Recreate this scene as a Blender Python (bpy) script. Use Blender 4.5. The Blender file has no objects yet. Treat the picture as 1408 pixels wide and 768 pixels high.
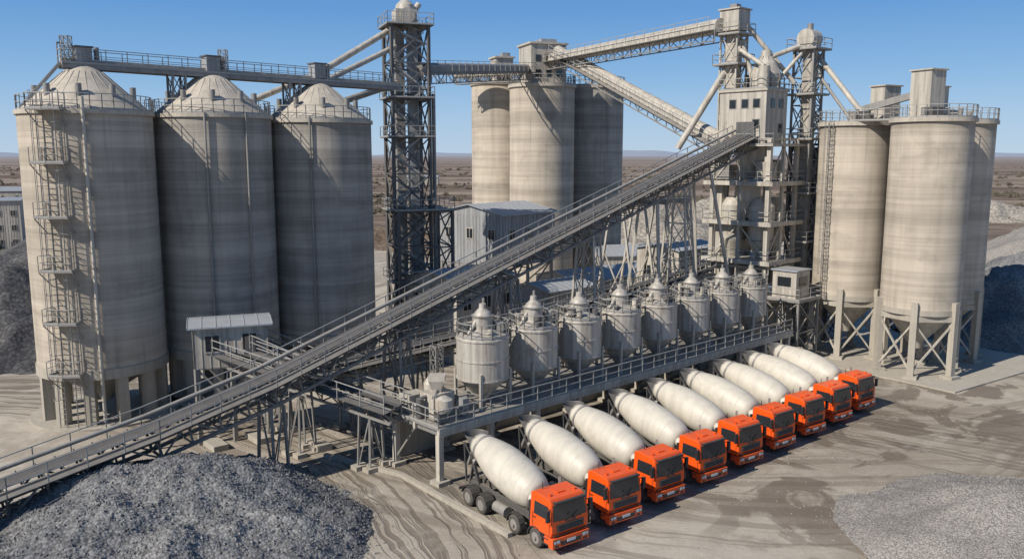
import bpy, bmesh, math, random
from mathutils import Vector as V, Matrix, noise as mnoise
random.seed(7)
rad=math.radians
scene=bpy.context.scene
ANG=rad(42.9)
E1=V((math.cos(ANG),math.sin(ANG),0)); E3=V((-math.sin(ANG),math.cos(ANG),0)); UP=V((0,0,1))
O=V((2.45,41.1,0))
def W(s,w,z=0.0): return O+E1*s+E3*w+UP*z

# ------------------------------------------------------------------ node helpers
class NT:
    def __init__(s,mat):
        mat.use_nodes=True; s.t=mat.node_tree; s.n=s.t.nodes; s.l=s.t.links
        s.n.clear(); s.out=s.n.new('ShaderNodeOutputMaterial'); s.b=s.n.new('ShaderNodeBsdfPrincipled')
        s.l.new(s.b.outputs[0],s.out.inputs[0])
    def put(s,sock,v):
        if hasattr(v,'is_linked') : s.l.new(v,sock)
        else: sock.default_value=v
    def m(s,op,a,b=0.0,c=0.0,clamp=False):
        n=s.n.new('ShaderNodeMath'); n.operation=op; n.use_clamp=clamp
        s.put(n.inputs[0],a); s.put(n.inputs[1],b); s.put(n.inputs[2],c); return n.outputs[0]
    def ss(s,v,a,b,o0=0.0,o1=1.0):
        n=s.n.new('ShaderNodeMapRange'); n.interpolation_type='SMOOTHSTEP'
        s.put(n.inputs[0],v); n.inputs[1].default_value=a; n.inputs[2].default_value=b
        n.inputs[3].default_value=o0; n.inputs[4].default_value=o1; return n.outputs[0]
    def mix(s,f,a,b):
        n=s.n.new('ShaderNodeMixRGB'); s.put(n.inputs[0],f)
        for i,v in ((1,a),(2,b)):
            if isinstance(v,tuple): v=(v[0],v[1],v[2],1)
            s.put(n.inputs[i],v)
        return n.outputs[0]
    def scale(s,col,f):
        n=s.n.new('ShaderNodeVectorMath'); n.operation='SCALE'
        if isinstance(col,tuple): n.inputs[0].default_value=col
        else: s.l.new(col,n.inputs[0])
        s.put(n.inputs['Scale'],f); return n.outputs[0]
    def vmap(s,vec,sc=(1,1,1),loc=(0,0,0),rz=0):
        n=s.n.new('ShaderNodeMapping'); s.l.new(vec,n.inputs[0])
        n.inputs['Scale'].default_value=sc; n.inputs['Location'].default_value=loc; n.inputs['Rotation'].default_value=(0,0,rz); return n.outputs[0]
    def noise(s,vec,scale,detail=4,rough=.55,dist=0):
        n=s.n.new('ShaderNodeTexNoise'); s.l.new(vec,n.inputs['Vector']); n.inputs['Scale'].default_value=scale
        n.inputs['Detail'].default_value=detail; n.inputs['Roughness'].default_value=rough; n.inputs['Distortion'].default_value=dist
        return n.outputs[0]
    def pos(s,obj=False):
        if obj: return s.n.new('ShaderNodeTexCoord').outputs['Object']
        return s.n.new('ShaderNodeNewGeometry').outputs['Position']
    def sep(s,vec):
        n=s.n.new('ShaderNodeSeparateXYZ'); s.l.new(vec,n.inputs[0]); return n.outputs
    def bump(s,h,st,dist=.05):
        n=s.n.new('ShaderNodeBump'); n.inputs['Strength'].default_value=st; n.inputs['Distance'].default_value=dist
        s.l.new(h,n.inputs['Height']); s.l.new(n.outputs[0],s.b.inputs['Normal'])
def newmat(name):
    return bpy.data.materials.new(name)

def weathered(name,col,rough=.7,metal=0.0,var=.25,scale=.5,streak=0.0,dust=0.0,bump=.15,bscale=12,obj=False,bands=0.0,rust=0.0,dustcol=(.40,.36,.30),seam=0.0,spec=.5,streakscale=2.2,stain=0.0,ztop=23.0):
    mat=newmat(name); t=NT(mat); P=t.pos(obj)
    if obj:  # every vehicle gets its own dirt pattern
        oi=t.n.new('ShaderNodeObjectInfo'); ad=t.n.new('ShaderNodeVectorMath'); ad.operation='ADD'
        cb=t.n.new('ShaderNodeCombineXYZ'); t.l.new(t.m('MULTIPLY',oi.outputs['Random'],40.0),cb.inputs[0])
        t.l.new(P,ad.inputs[0]); t.l.new(cb.outputs[0],ad.inputs[1]); PN=ad.outputs[0]
    else: PN=P
    n1=t.noise(PN,scale,4,.6); n2=t.noise(PN,scale*9,3,.6)
    f=t.m('MULTIPLY_ADD',n1,2*var,1-var)
    f=t.m('MULTIPLY',f,t.m('MULTIPLY_ADD',n2,var,1-var*.5))
    if streak>0:
        sn=t.noise(t.vmap(PN,(streakscale,streakscale,.09)),1.0,4,.6)
        f=t.m('MULTIPLY',f,t.ss(sn,.35,.62,1-streak,1.04))
    z=t.sep(P)[2]
    if bands>0:
        bn=t.noise(t.vmap(P,(.02,.02,.75)),1.0,4,.75)
        f=t.m('MULTIPLY',f,t.ss(bn,.36,.64,1-bands,1+bands*.45))
        pn=t.noise(t.vmap(P,(.25,.25,.35),(9,2,4)),1.0,4,.6,.4)
        f=t.m('MULTIPLY',f,t.ss(pn,.52,.66,1.0,.86))
    if stain>0:
        st=t.noise(t.vmap(P,(2.6,2.6,.05),(5,5,5)),1.0,4,.65)
        hz=t.ss(z,ztop-11,ztop,.15,1)
        f=t.m('MULTIPLY',f,t.m('SUBTRACT',1.0,t.m('MULTIPLY',t.ss(st,.53,.70,0,stain),hz)))
        lo_=t.noise(t.vmap(P,(1.3,1.3,.08),(1,5,2)),1.0,4,.6)
        f=t.m('MULTIPLY',f,t.m('SUBTRACT',1.0,t.m('MULTIPLY',t.ss(lo_,.50,.68,0,stain*.8),t.ss(z,5,12,1,0))))
    h=t.noise(P,bscale,3,.6) if bump>0 else None
    if seam>0:
        fr=t.m('FRACT',t.m('DIVIDE',z,1.2)); sm=t.m('LESS_THAN',fr,.05)
        f=t.m('MULTIPLY',f,t.m('MULTIPLY_ADD',sm,-seam,1.0))
        lift=t.n.new('ShaderNodeTexWhiteNoise'); lift.noise_dimensions='1D'; t.l.new(t.m('FLOOR',t.m('DIVIDE',z,1.2)),lift.inputs['W'])
        f=t.m('MULTIPLY',f,t.m('MULTIPLY_ADD',lift.outputs[0],.12,.94))
        h=t.m('MULTIPLY_ADD',sm,-.6,h)
    c=t.scale(col,f)
    if rust>0:
        rn=t.noise(t.vmap(PN,(1.6,1.6,.5),(3,1,7)),1.3,4,.7)
        c=t.mix(t.ss(rn,.54,.70,0,rust),c,(.19,.105,.06))
    if dust>0:
        g=t.n.new('ShaderNodeNewGeometry'); nz=t.sep(g.outputs['Normal'])[2]
        dn=n1 if obj else t.noise(P,1.7,3,.6)
        c=t.mix(t.m('MULTIPLY',t.ss(nz,.2,.9),t.ss(dn,.25,.6,dust*.55,dust)),c,dustcol)
        if obj:
            c=t.mix(t.m('MULTIPLY',t.ss(z,.3,2.0,1,0),t.ss(n2,.3,.6,dust*.5,dust)),c,dustcol)
    t.l.new(c,t.b.inputs['Base Color'])
    t.put(t.b.inputs['Roughness'],t.m('MULTIPLY_ADD',n2,.2,rough-.1,True)); t.b.inputs['Metallic'].default_value=metal
    t.b.inputs['Specular IOR Level'].default_value=spec
    if bump>0: t.bump(h,bump,.04)
    return mat

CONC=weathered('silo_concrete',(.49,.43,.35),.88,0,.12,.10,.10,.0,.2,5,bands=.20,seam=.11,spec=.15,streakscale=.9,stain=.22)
CONC_SHADE=weathered('silo_concrete_shaded',(.40,.365,.315),.88,0,.12,.10,.12,.0,.2,5,bands=.24,seam=.11,spec=.15,streakscale=.9,stain=.25)  # darker copy of the silo concrete, neighbours' cast shade put into its colour
ROOF=weathered('roof_concrete',(.49,.44,.365),.85,0,.22,.5,.14,.0,.2,6,spec=.2)
CPAD=weathered('pad_concrete',(.40,.365,.305),.9,0,.2,.5,.1,.3,.3,6,spec=.2)
STEEL=weathered('galvanised_steel',(.27,.26,.24),.55,.1,.25,.8,.15,.45,.0,15,rust=.5)
CSTEEL=weathered('conveyor_steel',(.20,.195,.185),.6,.1,.25,.8,.15,.35,.0,15,rust=.45)
DSTEEL=weathered('dark_steel',(.12,.118,.115),.6,.1,.3,.8,.15,.3,.0,15,rust=.45)
LSTEEL=weathered('painted_light_steel',(.50,.46,.39),.55,.0,.18,.6,.25,.3,.0,10,rust=.45)
BIN=weathered('bin_paint',(.49,.455,.395),.5,.05,.14,.7,.34,.45,.06,8,rust=.45,streakscale=3.5)
RAIL=weathered('handrail_steel',(.36,.35,.325),.5,.1,.2,1,.0,.0,.0,8,rust=.0)
BELT=weathered('rubber_belt',(.06,.058,.056),.8,0,.35,1.0,0,.45,.0,12,dustcol=(.17,.16,.15))
CLAD=weathered('metal_cladding',(.34,.345,.345),.5,.1,.14,.4,.28,.2,.0,8,rust=.4)
CLAD2=weathered('cream_cladding',(.49,.45,.385),.6,.0,.14,.4,.30,.2,.0,8,rust=.4)
CROOF=weathered('sheet_roof',(.35,.385,.42),.45,.1,.15,.5,.0,.35,.0,8,rust=.35)
GLASS=weathered('window_glass',(.022,.027,.032),.10,0,.2,.5,bump=0,spec=.8)
ORANGE=weathered('orange_truck_paint',(.84,.095,.008),.32,0,.08,.8,.0,.14,.0,8,obj=True,dustcol=(.50,.25,.14))
DRUM=weathered('mixer_drum_paint',(.60,.555,.465),.5,0,.10,.7,.10,.25,.0,8,obj=True,dustcol=(.46,.42,.34),rust=.10,streakscale=2)
BLACK=weathered('black_plastic',(.025,.025,.026),.55,0,.2,2,.0,.22,.0,8,obj=True,dustcol=(.18,.16,.14))
TYRE=weathered('tyre_rubber',(.025,.024,.023),.85,0,.3,3,.0,.4,.0,20,obj=True,dustcol=(.22,.20,.17))
HUB=weathered('wheel_hub',(.26,.25,.24),.5,.2,.3,3,obj=True,dust=.4,bump=0)
CHAS=weathered('truck_chassis',(.07,.068,.066),.7,.1,.3,2,obj=True,dust=.5,bump=0,dustcol=(.24,.22,.19))
LAMP=weathered('headlamp_glass',(.65,.66,.66),.15,0,.05,2,obj=True,bump=0)
RED=weathered('tail_lamp',(.35,.02,.02),.3,0,.05,2,obj=True,bump=0)
SCRUB=weathered('dry_scrub',(.085,.07,.045),.9,0,.5,.05,bump=0)
HILL=weathered('far_hill',(.30,.34,.41),.95,0,.1,.001,bump=0,spec=0)  # blue of distance haze put into the hills' base colour

def gravelmat(name,c1,c2,scale,patch=.2,con=.55):
    mat=newmat(name); t=NT(mat); P=t.pos()
    v=t.n.new('ShaderNodeTexVoronoi'); t.l.new(P,v.inputs['Vector']); v.inputs['Scale'].default_value=scale
    cs=t.sep(v.outputs['Color'])[0]
    n=t.noise(P,patch,4,.6); n2=t.noise(P,2.2,5,.7)
    f=t.m('MULTIPLY_ADD',cs,con,1-con*.5); f=t.m('MULTIPLY',f,t.ss(v.outputs['Distance'],.2,.8,1.08,.60))
    c=t.scale(t.mix(t.ss(t.m('MULTIPLY_ADD',n2,.35,t.m('MULTIPLY',n,.65)),.42,.58),c1,c2),f)
    t.l.new(c,t.b.inputs['Base Color']); t.b.inputs['Roughness'].default_value=.95; t.b.inputs['Specular IOR Level'].default_value=.12
    h=t.m('SUBTRACT',t.m('MULTIPLY',n2,.9),t.m('MULTIPLY',v.outputs['Distance'],.8)); t.bump(h,.6,.10)
    return mat
GRAVEL=gravelmat('grey_gravel',(.165,.165,.168),(.26,.257,.25),7,.16,con=.6)
GRAVL=gravelmat('light_gravel',(.29,.27,.245),(.36,.335,.30),11,con=.35)
GRAVD=gravelmat('far_dark_gravel',(.075,.075,.08),(.15,.145,.14),3,con=.3)
SAND=gravelmat('sand_heap',(.33,.295,.25),(.39,.355,.30),1.5,.05,con=.2)
DIRT=gravelmat('brown_dirt',(.17,.125,.09),(.23,.175,.13),1.0,.05,con=.25)

# ------------------------------------------------------------------ mesh builder
class MB:
    def __init__(s): s.v=[];s.f=[];s.mi=[];s.sm=[];s.mats=[]
    def add(s,vs,fs,mat,smooth=False):
        if mat not in s.mats: s.mats.append(mat)
        k=s.mats.index(mat); o=len(s.v)
        s.v.extend([V(p) for p in vs])
        for f in fs: s.f.append([i+o for i in f]); s.mi.append(k); s.sm.append(smooth)
    BF=[(0,3,2,1),(4,5,6,7),(0,1,5,4),(1,2,6,5),(2,3,7,6),(3,0,4,7)]
    def box(s,c,size,mat,rot=0.0):
        c=V(c); x,y,z=[a/2 for a in size]; cs,sn=math.cos(rot),math.sin(rot)
        pts=[(-x,-y,-z),(x,-y,-z),(x,y,-z),(-x,y,-z),(-x,-y,z),(x,-y,z),(x,y,z),(-x,y,z)]
        s.add([(c.x+p[0]*cs-p[1]*sn,c.y+p[0]*sn+p[1]*cs,c.z+p[2]) for p in pts],s.BF,mat)
    def beam(s,p,q,w,mat,h=None):
        p=V(p);q=V(q);d=q-p
        if d.length<1e-5: return
        d.normalize(); h=h or w
        x=d.cross(UP)
        if x.length<.02: x=V(E1)
        x.normalize(); y=x.cross(d).normalized()
        x=x*w/2;y=y*h/2
        s.add([p-x-y,p+x-y,p+x+y,p-x+y,q-x-y,q+x-y,q+x+y,q-x+y],[(0,1,2,3),(7,6,5,4),(4,5,1,0),(5,6,2,1),(6,7,3,2),(7,4,0,3)],mat)
    def rev(s,base,axis,prof,n,mat,smooth=True,cap=True):
        base=V(base);a=V(axis).normalized(); x=a.orthogonal().normalized(); y=a.cross(x)
        for (r0,z0),(r1,z1) in zip(prof[:-1],prof[1:]):
            vs=[];fs=[]
            for r,z in((r0,z0),(r1,z1)):
                for i in range(n):
                    t=2*math.pi*i/n; vs.append(base+a*z+(x*math.cos(t)+y*math.sin(t))*r)
            for i in range(n): j=(i+1)%n; fs.append((i,j,n+j,n+i))
            s.add(vs,fs,mat,smooth)
        if cap:
            for (r,z),fl in((prof[0],True),(prof[-1],False)):
                if r<1e-4: continue
                vs=[base+a*z+(x*math.cos(2*math.pi*i/n)+y*math.sin(2*math.pi*i/n))*r for i in range(n)]
                s.add(vs,[tuple(reversed(range(n))) if fl else tuple(range(n))],mat)
    def revs(s,base,axis,prof,n,mat):
        base=V(base);a=V(axis).normalized(); x=a.orthogonal().normalized(); y=a.cross(x); vs=[];fs=[]
        for r,z in prof:
            for i in range(n):
                t=2*math.pi*i/n; vs.append(base+a*z+(x*math.cos(t)+y*math.sin(t))*r)
        for k in range(len(prof)-1):
            for i in range(n): j=(i+1)%n; fs.append((k*n+i,k*n+j,(k+1)*n+j,(k+1)*n+i))
        s.add(vs,fs,mat,True)
    def cyl(s,p,q,r,mat,n=12,r2=None,cap=True):
        p=V(p);q=V(q); s.rev(p,q-p,[(r,0),(r if r2 is None else r2,(q-p).length)],n,mat,True,cap)
    def rail(s,pts,mat=None,h=1.1,sp=1.7,closed=False,t=.055):
        mat=mat or RAIL; pts=[V(p) for p in pts]
        if closed: pts=pts+[pts[0]]
        for a,b in zip(pts[:-1],pts[1:]):
            L=(b-a).length; k=max(1,round(L/sp))
            for i in range(k+1): 
                p=a.lerp(b,i/k); s.beam(p,p+UP*h,t,mat)
            s.beam(a+UP*h,b+UP*h,t,mat); s.beam(a+UP*h*.55,b+UP*h*.55,t*.8,mat); s.beam(a+UP*.08,b+UP*.08,.03,mat,.14)
    def ring_rail(s,c,r,z,mat=None,n=28,h=1.1,a0=0,a1=360,t=.055):
        full=(a1-a0>=360)
        pts=[V((c[0]+r*math.cos(rad(a0+(a1-a0)*i/n)),c[1]+r*math.sin(rad(a0+(a1-a0)*i/n)),z)) for i in range(n if full else n+1)]
        s.rail(pts,mat,h,10,full,t)
    def lattice(s,bot,top,nl,leg,br,mat,horiz=True,x=True):
        n=len(bot); bot=[V(p) for p in bot]; top=[V(p) for p in top]
        for b,t in zip(bot,top): s.beam(b,t,leg,mat)
        for k in range(nl):
            for i in range(n):
                j=(i+1)%n
                a0=bot[i].lerp(top[i],k/nl);a1=bot[i].lerp(top[i],(k+1)/nl);b0=bot[j].lerp(top[j],k/nl);b1=bot[j].lerp(top[j],(k+1)/nl)
                if horiz: s.beam(a1,b1,br*1.1,mat)
                if x=='none': continue
                if x: s.beam(a0,b1,br,mat); s.beam(b0,a1,br*.98,mat)
                elif (k+i)%2: s.beam(a0,b1,br,mat)
                else: s.beam(b0,a1,br,mat)
    def build(s,name,parent=None,bevel=0,loc=None):
        me=bpy.data.meshes.new(name); off=V(loc) if loc is not None else (V(parent.location) if parent else V((0,0,0)))
        me.from_pydata([tuple(p-off) for p in s.v],[],s.f)
        for m in s.mats: me.materials.append(m)
        me.polygons.foreach_set('material_index',s.mi); me.polygons.foreach_set('use_smooth',s.sm)
        if bevel:
            bm=bmesh.new(); bm.from_mesh(me); bmesh.ops.remove_doubles(bm,verts=bm.verts,dist=1e-4)
            bmesh.ops.bevel(bm,geom=list(bm.edges),offset=bevel,segments=2,profile=.6,affect='EDGES',clamp_overlap=True); bm.to_mesh(me); bm.free()
        me.update()
        ob=bpy.data.objects.new(name,me); scene.collection.objects.link(ob)
        if parent: ob.parent=parent
        elif loc is not None: ob.location=loc
        return ob
def empty(name,loc=(0,0,0),rz=0):
    e=bpy.data.objects.new(name,None); e.location=loc; e.rotation_euler=(0,0,rz); e.empty_display_size=1
    scene.collection.objects.link(e); return e

# ------------------------------------------------------------------ ground
def ground():
    mat=newmat('ground_surface'); t=NT(mat); P=t.pos(); x,y,z=t.sep(P)
    n1=t.noise(P,.06,4,.6); n2=t.noise(P,.45,6,.65,.4); n3=t.noise(P,3.5,5,.7); n4=t.noise(P,22,3,.7)
    mixf=t.ss(t.m('ADD',t.m('MULTIPLY',n1,.55),t.m('MULTIPLY',n2,.45)),.45,.58)
    c=t.mix(mixf,(.475,.425,.35),(.35,.305,.245))
    rx=t.m('SUBTRACT',x,O.x); ry=t.m('SUBTRACT',y,O.y)
    s_=t.m('ADD',t.m('MULTIPLY',rx,E1.x),t.m('MULTIPLY',ry,E1.y))
    w_=t.m('ADD',t.m('MULTIPLY',rx,E3.x),t.m('MULTIPLY',ry,E3.y))
    def tracks(cx,cy,r0,r1,freq,amt,c,base=.35):
        dx=t.m('SUBTRACT',x,cx);dy=t.m('SUBTRACT',y,cy)
        d0=t.m('SQRT',t.m('ADD',t.m('MULTIPLY',dx,dx),t.m('MULTIPLY',dy,dy)))
        d=t.m('MULTIPLY_ADD',n1,4.0,t.m('MULTIPLY_ADD',n2,.25,d0))
        mk=t.m('MULTIPLY',t.ss(d,r0-1.5,r0+1),t.ss(d,r1-1,r1+1.5,1,0))
        comb=t.n.new('ShaderNodeCombineXYZ'); t.l.new(d,comb.inputs[0]); comb.inputs[1].default_value=cx
        an=t.m('MULTIPLY',t.m('ARCTAN2',dy,dx),1.6); t.l.new(an,comb.inputs[2])
        rn=t.noise(comb.outputs[0],freq,4,.65)
        sn=t.m('MULTIPLY',t.ss(rn,.48,.56),t.ss(n3,.25,.5,.5,1))
        c=t.mix(t.m('MULTIPLY',mk,base),c,(.28,.24,.19))
        return t.mix(t.m('MULTIPLY',t.m('MULTIPLY',mk,sn),amt),c,(.15,.122,.095)), t.m('MULTIPLY',mk,sn)
    c,k1=tracks(-45,25,40,50.5,1.4,.78,c,.40)
    c,k2=tracks(24,108,46,74,1.1,.50,c,.10)
    c,k3=tracks(-30,-20,94,110,1.1,.6,c,.35)
    c,k4=tracks(60,20,28,46,1.3,.45,c,.05)
    reg=t.m('MULTIPLY',t.m('MULTIPLY',t.ss(w_,-17,-8),t.ss(w_,4,9,1,0)),t.m('MULTIPLY',t.ss(s_,2,14),t.ss(s_,48,62,1,0)))
    wn=t.noise(t.vmap(P,(1,1.0,1),(3,7,0)),.15,6,.60,1.2)
    wet=t.m('MULTIPLY',reg,t.ss(t.m('ADD',wn,t.m('MULTIPLY',n3,.10)),.53,.585))
    c=t.mix(t.m('MULTIPLY',reg,.30),c,(.28,.23,.17))
    c=t.mix(t.m('MULTIPLY',wet,.70),c,(.13,.10,.073))
    bay_mask=t.m('MULTIPLY',t.m('MULTIPLY',t.ss(w_,-3,0),t.ss(w_,17,20,1,0)),t.m('MULTIPLY',t.ss(s_,-3,0),t.ss(s_,42,46,1,0)))  # ground darker in noisy patches across the truck bay and deck footprint
    c=t.mix(t.m('MULTIPLY',bay_mask,t.ss(n2,.4,.62,.15,.65)),c,(.15,.132,.108))
    c=t.mix(t.ss(t.noise(P,.13,5,.6,1.0),.58,.70,0,.5),c,(.53,.485,.415))
    c=t.scale(c,t.m('MULTIPLY',t.m('MULTIPLY_ADD',n3,.48,.76),t.m('MULTIPLY_ADD',n4,.44,.78)))
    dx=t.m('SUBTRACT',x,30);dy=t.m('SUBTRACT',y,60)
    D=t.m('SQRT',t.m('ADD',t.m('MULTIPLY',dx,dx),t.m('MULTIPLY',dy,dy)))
    big=t.noise(t.vmap(P,(.35,1,1)),.012,5,.6)
    fm=t.ss(t.m('MULTIPLY_ADD',big,-220,t.m('ADD',D,125)),150,205)
    fb=t.noise(t.vmap(P,(.22,1.8,1)),.006,6,.65); fb2=t.noise(t.vmap(P,(.5,1,1)),.09,5,.75)
    fc=t.mix(t.ss(fb,.42,.58),(.145,.10,.072),(.31,.245,.185))
    fc=t.mix(t.ss(fb2,.50,.60,0,.75),fc,(.08,.06,.043))
    fc=t.mix(t.ss(D,500,5500,0,.75),fc,(.31,.285,.29))  # aerial haze put into the ground colour, paler with distance
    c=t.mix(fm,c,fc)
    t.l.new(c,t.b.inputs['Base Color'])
    t.put(t.b.inputs['Roughness'],t.m('MULTIPLY_ADD',wet,-.30,.93)); t.b.inputs['Specular IOR Level'].default_value=.2
    h=t.m('ADD',t.m('MULTIPLY',n3,.5),t.m('MULTIPLY',n4,.2)); h=t.m('SUBTRACT',h,t.m('MULTIPLY',t.m('ADD',k1,k3),.6)); t.bump(h,.65,.10)
    m=MB(); R=14000
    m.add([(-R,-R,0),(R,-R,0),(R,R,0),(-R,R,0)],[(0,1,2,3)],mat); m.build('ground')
ground()
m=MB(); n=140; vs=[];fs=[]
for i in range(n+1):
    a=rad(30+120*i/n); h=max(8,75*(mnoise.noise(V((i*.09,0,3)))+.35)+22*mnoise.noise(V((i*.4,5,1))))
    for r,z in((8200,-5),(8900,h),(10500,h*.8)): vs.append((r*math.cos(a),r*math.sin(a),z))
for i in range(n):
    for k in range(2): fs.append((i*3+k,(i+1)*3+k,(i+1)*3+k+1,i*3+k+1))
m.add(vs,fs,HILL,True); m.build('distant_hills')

m=MB()
for i in range(4500):
    y=170+1200*random.random()**1.6; x=random.uniform(-.75,.8)*y
    if mnoise.noise(V((x*.012,y*.02,0)))<-.05: continue
    if (V((x,y,0))-V((30,60,0))).length<165: continue
    r=random.uniform(.8,2.8); h=random.uniform(.6,2.2)
    for _ in range(2):
        c=V((x+random.uniform(-1,1)*r,y+random.uniform(-1,1)*r,h*.4)); vs=[]
        for a in range(6):
            t=a*math.pi/3+random.random()*.5; q=r*random.uniform(.6,1.1); vs.append(c+V((q*math.cos(t),q*math.sin(t),random.uniform(-.5,.1)*h)))
        vs.append(c+V((random.uniform(-.3,.3),0,h*random.uniform(.5,.9))))
        m.add(vs,[(a,(a+1)%6,6) for a in range(6)],SCRUB)
m.build('scrub_vegetation')

# ------------------------------------------------------------------ aggregate heaps
def heap(name,cones,mat,res,rough=.25,seed=0,pad=1.0,stones=0,ssz=.08,smat=None,fq=2.6,gk=2.4):
    x0=min(c[0]-c[2]/c[3] for c in cones)-pad;x1=max(c[0]+c[2]/c[3] for c in cones)+pad
    y0=min(c[1]-c[2]/c[3] for c in cones)-pad;y1=max(c[1]+c[2]/c[3] for c in cones)+pad
    def H(x,y):
        hs=[]
        for cx,cy,h,sl in cones:
            dx,dy=x-cx,y-cy; d=math.hypot(dx,dy); a=math.atan2(dy,dx)
            g=mnoise.noise(V((math.cos(a)*fq+seed+cx,math.sin(a)*fq,d*.22)))*rough*gk*min(1,d/(.45*h/sl))
            hs.append(h-sl*(math.sqrt(d*d+1.2)-1.0)+g)
        mx=max(hs); k=.22
        v=mx+k*math.log(sum(math.exp((q-mx)/k) for q in hs))-.0
        v+=rough*.75*mnoise.fractal(V((x*.55,y*.55,seed)),.75,2.1,6)
        return v
    nx=int((x1-x0)/res);ny=int((y1-y0)/res)
    vs=[];fs=[]
    for j in range(ny+1):
        for i in range(nx+1):
            x=x0+i*res;y=y0+j*res;h=H(x,y); vs.append((x,y,max(-.3,h if h>.35 else h*.9)))
    for j in range(ny):
        for i in range(nx):
            a=j*(nx+1)+i; q=(a,a+1,a+nx+2,a+nx+1)
            if max(vs[k][2] for k in q)>-.05: fs.append(q)
    m=MB(); m.add(vs,fs,mat,True)
    sm=smat or mat
    for _ in range(stones):
        x=random.uniform(x0-1,x1+1);y=random.uniform(y0-1,y1+1);h=H(x,y)
        if h<-.9 or (h<0 and random.random()<min(1,-h*1.6)): continue
        z=max(0,h); r=ssz*random.uniform(.5,1.7)
        if h<0: r*=.7
        a=random.random()*3; pts=[(r,0,0),(0,r*.8,0),(-r,0,0),(0,-r,0),(0,0,r*.7),(0,0,-r*.7)]
        ca,sa=math.cos(a),math.sin(a)
        m.add([(x+p[0]*ca-p[1]*sa,y+p[0]*sa+p[1]*ca,z+p[2]+r*.1) for p in pts],[(0,1,4),(1,2,4),(2,3,4),(3,0,4),(1,0,5),(2,1,5),(3,2,5),(0,3,5)],sm)
    m.build(name)
heap('gravel_pile',[(-17.6,43.0,4.0,.48),(-21.2,42.2,3.7,.50),(-20.2,38.2,3.3,.50),(-13.6,40.0,2.2,.42),(-25.5,35.5,2.6,.42),(-15.8,36.6,2.6,.46),(-12.2,37.2,1.3,.34)],GRAVEL,.12,.34,1.3,pad=2.0,stones=16000,ssz=.07,fq=2.2,gk=1.7)
heap('gravel_pile',[(26.8,41.2,2.9,.36),(23.2,39.2,1.4,.33)],GRAVL,.2,.16,5.1,stones=4000,ssz=.055)
heap('gravel_pile',[(-55,90,8.0,.62),(-47.5,83,4.2,.6),(-60,78,7,.6)],GRAVD,.5,.5,2.7)
heap('gravel_pile',[(-66,116,9,.6),(-80,120,8,.6)],GRAVD,.8,.5,8.7)
heap('gravel_pile',[(57.5,95,7.6,.6),(66,101,9.5,.6)],GRAVEL,.5,.5,4.2)
heap('gravel_pile',[(86,133,10,.6),(98,138,11,.6)],GRAVL,.8,.6,9.9)
heap('sand_heap',[(36,205,9,.5),(52,212,10,.5),(68,225,7,.5)],SAND,1.2,.8,3.1)
heap('sand_heap',[(150,262,6,.4),(175,268,5,.4),(128,255,3.5,.4)],SAND,1.5,1.0,6.3)
heap('dirt_mound',[(-120,215,7,.35),(-145,225,8,.33),(-100,232,6,.3),(-175,240,9,.33)],DIRT,2.0,1.2,11.7)
heap('dirt_mound',[(-70,168,3.5,.35),(-84,160,3,.35)],DIRT,1.2,.8,14.7)
heap('dirt_mound',[(-14,178,3.5,.3),(-30,190,4,.3),(2,196,3,.3)],DIRT,1.2,.8,7.7)
m=MB()
for _ in range(3600):
    x=random.uniform(-26,34);y=random.uniform(37,72)
    if mnoise.noise(V((x*.12,y*.12,4)))<-.02: continue
    r=random.uniform(.02,.07)
    m.add([(x+r,y,.005),(x,y+r*.9,.005),(x-r*.9,y,.005),(x,y-r,.005),(x+r*.1,y,r*.8)],[(0,1,4),(1,2,4),(2,3,4),(3,0,4)],CPAD if random.random()<.4 else GRAVEL)
m.build('loose_stones')

# ------------------------------------------------------------------ silos
def ladder(m,c,R,phi,z0,z1,mt=None):
    mt=mt or RAIL
    d=V((math.cos(phi),math.sin(phi),0)); t=V((-d.y,d.x,0)); b=V((c[0],c[1],0))+d*(R+.35)
    for sg in(-.28,.28): m.beam(b+t*sg+UP*z0,b+t*sg+UP*z1,.06,mt)
    z=z0
    while z<z1: m.beam(b-t*.28+UP*z,b+t*.28+UP*z,.035,mt); z+=.4
    z=z0+2.4
    while z<z1+1:
        pts=[b+t*.35*math.cos(a)*1.1+d*(.1+.6*math.sin(a)) for a in [math.pi*k/6 for k in range(7)]]
        for p,q in zip(pts[:-1],pts[1:]): m.beam(p+UP*z,q+UP*z,.04,mt)
        z+=1.1
    for a in (.25,.5,.75):
        p=b+t*.38*math.cos(math.pi*a)+d*(.1+.6*math.sin(math.pi*a)); m.beam(p+UP*(z0+2.4),p+UP*(z1+1),.035,mt)
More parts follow.
